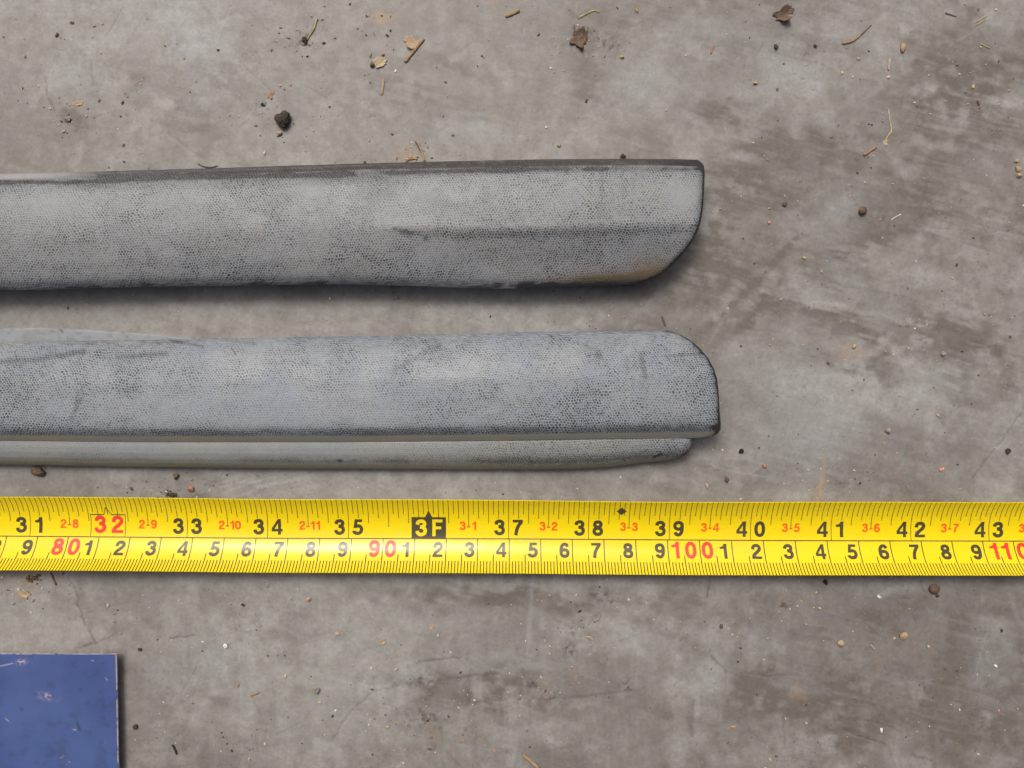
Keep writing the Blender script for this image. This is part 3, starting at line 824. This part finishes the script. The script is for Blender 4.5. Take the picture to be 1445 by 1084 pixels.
    e = link("sheet_edge", me2, me_.m); e.parent = root; e.matrix_parent_inverse = root.matrix_basis.inverted()
    bm = bmesh.new()
    d = .0022
    q2 = [(q[0][0], q[0][1] - d), (q[1][0] - d, q[1][1] - d), (q[2][0] - d, q[2][1]), (q[3][0], q[3][1])]
    top = [bm.verts.new((x, y, zb + .0001)) for x, y in q2]; bot = [bm.verts.new((x, y, .00002)) for x, y in q2]
    for i in range(4):
        j = (i + 1) % 4; bm.faces.new((top[j], top[i], bot[i], bot[j]))
    me3 = bpy.data.meshes.new("backing"); bm.to_mesh(me3); bm.free()
    mb = N("dark_backing"); c_ = mb.noise(mb.n("ShaderNodeTexCoord").outputs["Object"], 300, 3)
    mb.l(mb.mix(c_, (.05, .045, .045), (.10, .085, .08)), mb.b.inputs["Base Color"])
    e = link("backing", me3, mb.m); e.parent = root; e.matrix_parent_inverse = root.matrix_basis.inverted()
blue_panel()

# ------------------------------------------------------------------ debris
def debris_mat(name, a, b, sc=900, rough=.85):
    m = N(name)
    co = m.n("ShaderNodeTexCoord").outputs["Object"]
    n1 = m.noise(co, sc, 4, .65); n2 = m.noise(co, sc * 3.1, 3, .6)
    base = m.mix(m.rng(n1, .3, .7), a, b)
    base = m.mix(m.math('MULTIPLY', m.rng(n2, .58, .7), .6), base, tuple(min(1, .45 * c) for c in a))
    m.l(base, m.b.inputs["Base Color"]); m.b.inputs["Roughness"].default_value = rough
    m.b.inputs["Specular IOR Level"].default_value = .25
    m.bump(n2, .6, .0001)
    return m.m
DM = {
 'wood': debris_mat("dry_wood", (.27, .180, .092), (.43, .31, .18)),
 'tan': debris_mat("tan_crumb", (.35, .25, .145), (.47, .355, .225)),
 'brown': debris_mat("brown_leaf", (.10, .068, .048), (.19, .130, .09)),
 'red': debris_mat("reddish_bark", (.30, .15, .10), (.42, .24, .16)),
 'soil': debris_mat("dark_soil", (.035, .028, .022), (.10, .080, .062), 1400),
 'black': debris_mat("black_grit", (.012, .012, .012), (.03, .028, .026)),
 'green': debris_mat("green_stem", (.25, .27, .09), (.42, .40, .18)),
 'straw': debris_mat("dry_straw", (.38, .30, .17), (.55, .46, .30)),
 'white': debris_mat("white_fleck", (.62, .60, .56), (.80, .78, .74)),
 'grey': debris_mat("grey_stone", (.22, .19, .16), (.36, .31, .26)),
 'pink': debris_mat("pink_stone", (.55, .25, .20), (.70, .38, .30)),
}
def nz3(p, s, seed): return mnoise.noise(Vector((p[0] * s + seed * 7.1, p[1] * s + seed * 3.3, p[2] * s - seed * 1.7)))

def place(name, bm, mat, px, py, label, cat, group, ang=0.0, drop=True):
    me = bpy.data.meshes.new(name)
    zmin = min(v.co.z for v in bm.verts)
    for v in bm.verts: v.co.z -= zmin
    for f in bm.faces: f.smooth = name not in ('pebble', 'crumb')
    bm.to_mesh(me); bm.free()
    o = link(name, me, DM[mat])
    zc = max(v.co.z for v in me.vertices) * .5
    o.location = (wx(px, zc), wy(py, zc), -.00008)
    o.rotation_euler.z = -R_(ang)
    return tagit(o, label, cat, group)

_sd = [0]
def seed():
    _sd[0] += 1; return _sd[0]
PX2M = 1 / K

def pebble(px, py, w, h, mat, label, name="pebble", cat="pebble", ang=0, rough=.22, sub=3, hz=.75, group="stones and seeds on the floor"):
    sd = seed(); bm = bmesh.new()
    if rough >= .15:
        rr = random.Random(sd)
        for i in range(26):
            q = Vector((rr.gauss(0, 1), rr.gauss(0, 1), rr.gauss(0, .8))).normalized() * rr.uniform(.72, 1.12)
            bm.verts.new(q)
        h_ = bmesh.ops.convex_hull(bm, input=bm.verts[:])
        bmesh.ops.delete(bm, geom=[e for e in h_['geom_interior'] if isinstance(e, bmesh.types.BMVert)], context='VERTS')
        bmesh.ops.subdivide_edges(bm, edges=bm.edges[:], cuts=1, use_grid_fill=True)
    else:
        bmesh.ops.create_icosphere(bm, subdivisions=sub, radius=1)
    for v in bm.verts:
        k = 1 + rough * nz3(v.co, 1.3, sd) + rough * .6 * nz3(v.co, 3.1, sd) + rough * .35 * nz3(v.co, 7, sd)
        v.co *= k
        v.co.x *= w / 2 * PX2M; v.co.y *= h / 2 * PX2M; v.co.z *= min(w, h) / 2 * PX2M * hz
    return place(name, bm, mat, px, py, label, cat, group, ang)

def clump(px, py, w, h, mat, label, name="soil_clump", ang=0, n=9, group="lumps of soil on the floor"):
    """a crumbly lump: several rough lobes grown into one body"""
    sd = seed(); r = random.Random(sd); bm = bmesh.new()
    for i in range(n):
        a = r.uniform(0, 6.28); d = r.uniform(0, .62) if i else 0
        rr = r.uniform(.28, .5) if i else .6
        if name == 'crumb_patch': d = r.uniform(.05, 1.0); rr = r.uniform(.10, .30)
        b2 = bmesh.ops.create_icosphere(bm, subdivisions=3, radius=rr)
        ox, oy = d * math.cos(a), d * math.sin(a)
        for v in b2['verts']:
            k = 1 + .35 * nz3(v.co, 4, sd + i) + .25 * nz3(v.co, 9, sd + i)
            v.co *= k
            v.co.x = (v.co.x + ox) * w / 2 * PX2M; v.co.y = (v.co.y + oy) * h / 2 * PX2M
            v.co.z = v.co.z * min(w, h) / 2 * PX2M * .75 + rr * .4 * min(w, h) / 2 * PX2M
    return place(name, bm, mat, px, py, label, "soil clump", group, ang)

def stick(pts, wd, mat, label, name="twig", cat="twig", flat=.7, group="twigs and straws on the floor", taper=(.8, .7), lift=0.0):
    """an irregular tapered splinter along a path of photo points"""
    sd = seed(); r = random.Random(sd)
    p = cat_rom(pts, 7) if len(pts) > 2 else [np.array(pts[0]) * (1 - t) + np.array(pts[1]) * t for t in np.linspace(0, 1, 12)]
    cx = sum(q[0] for q in p) / len(p); cy = sum(q[1] for q in p) / len(p)
    bm = bmesh.new(); rings = []; n = len(p); S = 8
    for i, q in enumerate(p):
        d = p[min(i + 1, n - 1)] - p[max(i - 1, 0)]; d = d / (np.linalg.norm(d) + 1e-9)
        nn = np.array([-d[1], d[0]])
        t = i / (n - 1)
        k = (taper[0] * (1 - t) + taper[1] * t) * (.62 if i in (0, n - 1) else 1) * (1 + .3 * (r.random() - .5))
        ring = []
        for j in range(S):
            a = 2 * math.pi * j / S
            rad = wd / 2 * k * (1 + .22 * nz3((math.cos(a), math.sin(a), t * 6), 1.4, sd))
            off = nn * math.cos(a) * rad
            z = math.sin(a) * rad * flat + wd * .12 * nz3((t * 2.5, 0, 0), 1, sd) + lift * math.sin(t * 3.1)
            ring.append(bm.verts.new(((q[0] + off[0] - cx) * PX2M, -(q[1] + off[1] - cy) * PX2M, z * PX2M)))
        rings.append(ring)
    for a, b in zip(rings[:-1], rings[1:]):
        for j in range(S): bm.faces.new((a[j], a[(j + 1) % S], b[(j + 1) % S], b[j]))
    bm.faces.new(rings[0][::-1]); bm.faces.new(rings[-1])
    bmesh.ops.recalc_face_normals(bm, faces=bm.faces)
    return place(name, bm, mat, cx, cy, label, cat, group)

def flake(px, py, w, h, mat, label, name="leaf_flake", cat="leaf fragment", ang=0, curl=.5, jag=.35, group="dry leaf fragments on the floor"):
    """a torn, curled piece of dead leaf with real thickness"""
    sd = seed(); r = random.Random(sd); bm = bmesh.new()
    NR, NA = 5, 26
    edge = [1 + jag * nz3((math.cos(2 * math.pi * j / NA), math.sin(2 * math.pi * j / NA), 0), 1.6, sd) + jag * .7 * (r.random() - .5) for j in range(NA)]
    def pos(rr, j, th):
        a = 2 * math.pi * j / NA; q = rr * edge[j]
        x, y = q * math.cos(a), q * math.sin(a)
        z = curl * (.55 * y * y + .25 * x * x * nz3((x, y, 1), .8, sd)) + .16 * nz3((x, y, 0), 2.6, sd) + th
        return (x * w / 2 * PX2M, y * h / 2 * PX2M, z * min(w, h) / 2 * PX2M)
    layers = []
    for th in (.09, -.0):
        c = bm.verts.new(pos(0, 0, th)); rings = [[bm.verts.new(pos((i + 1) / NR, j, th)) for j in range(NA)] for i in range(NR)]
        layers.append((c, rings))
        for j in range(NA): bm.faces.new((c, rings[0][j], rings[0][(j + 1) % NA]))
        for i in range(NR - 1):
            for j in range(NA): bm.faces.new((rings[i][j], rings[i + 1][j], rings[i + 1][(j + 1) % NA], rings[i][(j + 1) % NA]))
    a, b = layers[0][1][-1], layers[1][1][-1]
    for j in range(NA): bm.faces.new((a[j], b[j], b[(j + 1) % NA], a[(j + 1) % NA]))
    bmesh.ops.recalc_face_normals(bm, faces=bm.faces)
    return place(name, bm, mat, px, py, label, cat, group, ang)

# -- beyond the upper strip
clump(397, 169, 30, 26, 'soil', "black crumbly soil lump with a tan crumb beside it, beyond the grained strip", ang=30)
pebble(394, 187, 8, 7, 'tan', "tan crumb touching the black soil lump", "crumb", "crumb")
pebble(370, 147, 6, 5, 'soil', "tiny dark crumb beside the reddish flake near the soil lump", "crumb", "crumb")
flake(382, 134, 7, 12, 'red', "small reddish flake just beyond the black soil lump", ang=30)
flake(109, 146, 18, 7, 'tan', "pointed tan leaf flake at the rim of the dark dirt smudge", ang=-10, curl=.35)
pebble(94, 168, 9, 8, 'grey', "grey crumb sitting in the dark dirt smudge", "crumb", "crumb", rough=.4)
pebble(80, 49, 4, 8, 'brown', "small brown seed alone near the top corner of the floor", "seed", "seed", ang=30)
pebble(101, 32, 7, 4, 'brown', "brown curl of debris on the pale crackled concrete", "crumb", "crumb", rough=.4)
stick([(447, 27), (444, 38), (438, 48), (433, 56)], 3.2, 'green', "thin yellow-green stem rising from a dirt crumb", "plant_stem", "stem")
clump(429, 57, 12, 10, 'soil', "small dark dirt crumb at the foot of the green stem", n=5)
pebble(428, 62, 6, 4, 'tan', "pale crumb under the foot of the green stem", "crumb", "crumb")
stick([(571, 87), (584, 71), (598, 54)], 7, 'wood', "brown splinter lying against a tan bark chip", "wood_splinter", "splinter", flat=.55)
flake(580, 58, 22, 17, 'tan', "crumbled tan bark chip against the brown splinter", "bark_chip", "bark chip", ang=25, jag=.6)
flake(535, 89, 26, 13, 'straw', "torn straw-coloured husk below the tan bark chip", "husk", "husk", ang=-20, jag=.7)
pebble(525, 91, 8, 7, 'brown', "brown crumb at the end of the torn husk", "crumb", "crumb", rough=.5)
stick([(541, 112), (540, 122), (538, 134)], 5, 'tan', "short orange-tan crumbled strip below the torn husk", "bark_strip", "bark strip", flat=.5, group="dry leaf fragments on the floor")
pebble(540, 76, 5, 6, 'tan', "tan grain between the bark chip and the husk", "crumb", "crumb")
stick([(713, 23), (723, 19), (733, 14)], 6.5, 'wood', "short light brown wood chip lying alone at the far side", "wood_chip", "wood chip", flat=.55)
flake(816, 54, 22, 26, 'brown', "dried reddish-brown seed husk with frayed tips", "seed_husk", "seed husk", ang=10, curl=.9, jag=.55)
stick([(809, 50), (811, 42), (810, 34)], 2.2, 'brown', "frayed brown fibre sticking out of the seed husk", "fibre", "fibre", lift=2)
stick([(822, 56), (828, 46), (830, 38)], 2.4, 'brown', "second frayed fibre on the far flank of the seed husk", "fibre", "fibre", lift=2)
stick([(816, 26), (826, 20), (838, 15), (846, 17)], 3.4, 'green', "pale olive curled stem beyond the seed husk", "plant_stem", "stem", flat=.5)
pebble(878, 80, 7, 5, 'straw', "pale yellowish grain between the seed husk and the dark leaf", "seed", "seed")
pebble(899, 14, 4, 8, 'tan', "small upright tan grain at the far side", "crumb", "crumb")
stick([(599, 228), (595, 214), (589, 199)], 3.8, 'wood', "forked brown twig leaning on the grained strip", flat=.9)
stick([(594, 214), (589, 206), (586, 199)], 2.2, 'brown', "thin dark side shoot of the forked twig", flat=.9)
clump(579, 221, 20, 13, 'tan', "crumbly tan patch beside the forked twig at the strip edge", "crumb_patch", n=20)
pebble(638, 190, 5, 5, 'grey', "lone greyish grain between the forked twig and the middle of the strip", "pebble")
pebble(789, 205, 6, 5, 'tan', "tan grain just beyond the middle of the grained strip", "pebble")
pebble(880, 220, 8, 7, 'soil', "black pebble touching the far edge of the grained strip", "pebble", rough=.4)
stick([(279, 231), (287, 235), (297, 236), (307, 234)], 2.8, 'brown', "thin curled brown stem along the far edge of the grained strip", "plant_stem", "stem")
flake(1110, 17, 26, 16, 'brown', "dark crumpled leaf scrap at the far side of the floor", ang=-25, curl=.9, jag=.7)
stick([(1189, 61), (1202, 58), (1214, 50)], 4.4, 'wood', "light brown bent twig with a thin tail", flat=.7)
stick([(1214, 50), (1222, 43), (1230, 35)], 2.0, 'brown', "thin dark tail at the tip of the bent twig")
pebble(1275, 67, 8, 13, 'tan', "tan oval seed near the bent twig", "seed", "seed", ang=10)
stick([(1256, 83), (1255, 91), (1254, 99)], 4, 'straw', "short upright straw piece below the tan oval seed", "straw", "straw")
stick([(1254, 154), (1256, 170), (1258, 184), (1252, 194), (1249, 206)], 2.5, 'straw', "long thin crooked straw beside the reddish bark chip", "straw", "straw")
flake(1250, 201, 6, 9, 'straw', "little husk at the lower tip of the crooked straw", ang=0)
stick([(1219, 219), (1228, 213), (1237, 207)], 5.2, 'red', "reddish bark chip beside the crooked straw", "bark_chip", "bark chip", flat=.55)
stick([(1003, 76), (1005, 70), (1007, 64)], 3.6, 'red', "tiny reddish splinter beyond the strip's slanted end", "wood_splinter", "splinter", flat=.5)
stick([(1376, 32), (1386, 26), (1393, 21)], 2.3, 'straw', "pale straw of the crossed pair near the far corner", "straw", "straw")
stick([(1377, 36), (1384, 33), (1391, 27)], 2.0, 'wood', "browner straw of the crossed pair near the far corner", "straw", "straw")
stick([(1384, 62), (1397, 68)], 2.4, 'green', "short green needle near the far corner", "needle", "needle")
stick([(1334, 18), (1342, 21), (1350, 23)], 3, 'brown', "small dark brown twig lying before the crossed straws", flat=.6)
pebble(1095, 66, 7, 8, 'soil', "dark speck of soil below the crumpled leaf scrap", "crumb", "crumb", rough=.4)
pebble(1218, 297, 11, 12, 'brown', "dark brown bean-shaped seed on bare concrete", "seed", "seed", ang=40, rough=.1)
stick([(1258, 310), (1264, 306), (1272, 302)], 1.5, 'white', "white thread fibre beside the bean-shaped seed", "fibre", "fibre")
pebble(1108, 288, 8, 7, 'brown', "brown crumb between the strip end and the bean-shaped seed", "crumb", "crumb", rough=.35)
pebble(1085, 314, 5, 5, 'pink', "orange-pink grain below the brown crumb", "pebble")
pebble(1066, 117, 7, 5, 'tan', "orange-tan grain beyond the strip's slanted end", "pebble")
pebble(1435, 227, 6, 6, 'straw', "uppermost grain of the little row at the picture edge", "crumb", "crumb")
pebble(1437, 238, 8, 7, 'tan', "middle tan grain of the little row at the picture edge", "crumb", "crumb", rough=.4)
pebble(1439, 247, 9, 8, 'tan', "biggest tan grain of the little row at the picture edge", "crumb", "crumb", rough=.4)
stick([(1380, 142), (1382, 148)], 4, 'brown', "brown husk speck above the row of grains", "husk", "husk")
# -- between the strips, beside the tape
clump(54, 666, 26, 17, 'brown', "brown dirt lump touching the lip of the paler strip", n=7)
clump(242, 698, 18, 15, 'soil', "dark crumbs heaped at the tape edge above the 33", "crumb_patch", n=20)
pebble(248, 672, 8, 10, 'brown', "brown crumb between the stepped lip and the 33 on the tape", "crumb", "crumb", rough=.4)
pebble(269, 690, 12, 9, 'red', "pinkish-tan pebble at the tape edge just past the dark crumbs", "pebble")
stick([(934, 446), (937, 454), (939, 460)], 3.4, 'brown', "dark brown husk speck between the two strip ends", "husk", "husk", flat=.7)
pebble(1046, 637, 8, 8, 'black', "jet black round pebble beside the stepped strip end", "pebble")
pebble(1079, 658, 7, 7, 'red', "reddish-brown pebble beyond the black round pebble", "pebble")
pebble(1026, 677, 7, 8, 'brown', "brown pebble above the 39 and 40 marks of the tape", "pebble", rough=.4)
pebble(998, 686, 5, 7, 'straw', "cream pebble at the tape above the red 3-4", "pebble")
pebble(1254, 608, 11, 9, 'grey', "greyish-brown pebble on open floor beyond the 42", "pebble", rough=.35)
pebble(1329, 663, 8, 6, 'pink', "pink stone chip above the 42 on the tape", "pebble")
pebble(1423, 637, 8, 8, 'soil', "dark pebble above the 43 on the tape", "pebble", rough=.3)
pebble(1206, 489, 6, 7, 'straw', "yellowish grain on the streaked concrete right of nothing else pale".replace(" right of nothing else pale", " beyond the pink stone chip"), "pebble")
pebble(1332, 499, 8, 7, 'grey', "tan-grey chip on the darkest streaked patch of floor", "pebble", rough=.4)
# -- below the tape
clump(48, 816, 22, 14, 'brown', "brown leaf crumbs tucked under the tape below the 79", "crumb_patch", n=20)
flake(32, 838, 19, 11, 'tan', "pale tan flake below the brown crumbs near the 79", ang=15, jag=.5)
stick([(71, 808), (75, 817), (79, 826)], 3.6, 'brown', "curved rust-brown stem poking out under the tape by the 80", "plant_stem", "stem")
pebble(191, 1026, 7, 8, 'soil', "dark crumb on the floor beside the blue panel", "crumb", "crumb", ang=30, rough=.4)
stick([(243, 1051), (247, 1058), (249, 1065)], 4.2, 'black', "black sliver on the floor beyond the blue panel", "sliver", "sliver", flat=.6)
stick([(353, 982), (359, 980), (365, 977)], 4.2, 'wood', "tan wood sliver on the floor below the 34", "wood_splinter", "splinter", flat=.5)
pebble(318, 912, 6, 8, 'white', "cream-white chip on the floor below the 85", "pebble", ang=-30)
pebble(435, 846, 7, 8, 'tan', "tan pebble just below the 88 on the tape", "pebble")
pebble(335, 967, 5, 6, 'tan', "tan grain near the wood sliver below the 34", "pebble")
pebble(446, 975, 11, 9, 'grey', "grey-brown rough pebble below the 35", "pebble", rough=.4)
pebble(197, 917, 6, 5, 'soil', "dark crumb near the corner of the blue panel", "crumb", "crumb")
pebble(271, 992, 5, 5, 'grey', "grey grain between the blue panel and the wood sliver", "pebble")
stick([(738, 1066), (748, 1074), (760, 1085)], 7, 'wood', "broad tan wood splinter at the bottom edge of the picture", "wood_splinter", "splinter", flat=.5)
flake(540, 906, 9, 8, 'tan', "tan chip on the floor below the red 90", ang=-20)
flake(609, 885, 7, 9, 'tan', "small tan chip below the black 3F box", ang=30)
stick([(826, 900), (832, 899), (837, 903)], 3, 'straw', "curled straw-coloured shaving beside the black specks", "shaving", "shaving")
pebble(778, 979, 8, 8, 'grey', "round grey-brown pebble below the 96", "pebble", rough=.3)
pebble(1319, 831, 15, 14, 'brown', "large dark round seed just under the tape by the 42", "seed", "seed", rough=.08, hz=.6)
pebble(1323, 841, 7, 5, 'soil', "dark crumb behind the large round seed", "crumb", "crumb", rough=.4)
pebble(1187, 908, 9, 9, 'straw', "smooth cream-tan pebble below the 41", "pebble", ang=30, rough=.12)
pebble(1276, 899, 11, 12, 'tan', "rough tan pebble with a dark side below the 42", "pebble", rough=.35)
stick([(1031, 1026), (1039, 1026)], 4, 'tan', "tiny tan chip low on the floor below the 40", "wood_chip", "wood chip", flat=.6)
pebble(1018, 884, 6, 7, 'brown', "brown grain below the red 100", "pebble", rough=.4)
clump(1165, 821, 9, 9, 'black', "black gummy crumb pressed against the tape below the 41", "crumb", n=4)
flake(1241, 842, 7, 4, 'white', "white paper-like fleck below the tape by the 106", ang=40)
pebble(1244, 1031, 5, 8, 'white', "white crumb beside the long dark scratches", "crumb", "crumb", rough=.3)
stick([(1229, 910), (1234, 916)], 2.6, 'straw', "tiny straw bit between the cream-tan and rough tan pebbles", "straw", "straw")
pebble(1310, 913, 5, 5, 'straw', "pale yellow grain just past the rough tan pebble", "pebble")

# loose grit: what nobody could count
def grit():
    r = np.random.default_rng(8)
    base = bmesh.new(); bmesh.ops.create_icosphere(base, subdivisions=1, radius=1)
    bv = np.array([v.co[:] for v in base.verts]); bf = np.array([[v.index for v in f.verts] for f in base.faces]); base.free()
    pts = []
    pal = [(.50, .38, .25), (.60, .50, .36), (.07, .058, .046), (.10, .08, .06), (.75, .72, .66), (.42, .22, .15), (.30, .24, .19), (.04, .034, .03), (.65, .45, .25)]
    pr = np.array([.24, .12, .10, .15, .03, .06, .22, .05, .03]); pr = pr / pr.sum()
    def add(x, y, s):
        pts.append((x, y, s, r.choice(len(pal), p=pr)))
    for _ in range(1150):
        add(r.uniform(-120, 1565), r.uniform(-90, 1175), np.clip(r.lognormal(-.25, .42), .4, 2.4))
    cl = [(1330, 170, 110, 120, 90), (1400, 330, 60, 60, 40), (1180, 160, 120, 120, 60), (600, 1015, 60, 30, 80), (800, 915, 40, 30, 60), (860, 845, 50, 20, 40), (740, 975, 40, 20, 40),
          (1110, 860, 60, 30, 40), (1030, 910, 50, 40, 40), (1160, 690, 30, 30, 40), (30, 822, 40, 18, 50), (575, 222, 30, 10, 40), (400, 170, 40, 25, 40), (100, 165, 24, 18, 30),
          (540, 60, 40, 50, 60), (820, 55, 40, 30, 40), (430, 60, 30, 20, 40), (1280, 640, 150, 60, 60), (1200, 480, 120, 50, 70), (240, 690, 40, 12, 40), (420, 1000, 120, 60, 60), (90, 100, 100, 80, 70),
          (330, 1040, 80, 40, 50), (640, 685, 200, 14, 40), (560, 440, 300, 25, 50), (1140, 1070, 40, 20, 40), (1390, 1000, 60, 60, 40), (220, 870, 100, 40, 50)]
    for cx, cy, sx, sy, n in cl:
        for _ in range(n): add(r.normal(cx, sx), r.normal(cy, sy), np.clip(r.lognormal(-.2, .5), .35, 2.4))
    n = len(pts); V = np.zeros((n, len(bv), 3)); C = np.ones((n, len(bv), 4))
    for i, (x, y, s, c) in enumerate(pts):
        a = r.uniform(0, 6.28); q = bv * (1 + .45 * (r.random((len(bv), 1)) - .5)) * np.array([1.35, .85, .6]) * s * PX2M
        ca, sa = math.cos(a), math.sin(a)
        V[i, :, 0] = q[:, 0] * ca - q[:, 1] * sa + wx(x); V[i, :, 1] = q[:, 0] * sa + q[:, 1] * ca + wy(y); V[i, :, 2] = q[:, 2] + s * .35 * PX2M
        C[i, :, :3] = np.array(pal[c]) * r.uniform(.7, 1.2)
    me = bpy.data.meshes.new("loose_grit")
    Fc = (bf[None] + (np.arange(n) * len(bv))[:, None, None]).reshape(-1, 3)
    me.from_pydata(V.reshape(-1, 3).tolist(), [], Fc.tolist())
    at = me.attributes.new("tone", 'FLOAT_COLOR', 'POINT'); at.data.foreach_set("color", C.astype(np.float32).ravel())
    m = N("mixed_grit"); a = m.n("ShaderNodeAttribute", attribute_name="tone"); m.l(a.outputs["Color"], m.b.inputs["Base Color"]); m.b.inputs["Roughness"].default_value = .8
    tagit(link("loose_grit", me, m.m), "fine sand, grit and crumbs scattered over the concrete", "grit", kind='stuff')
grit()
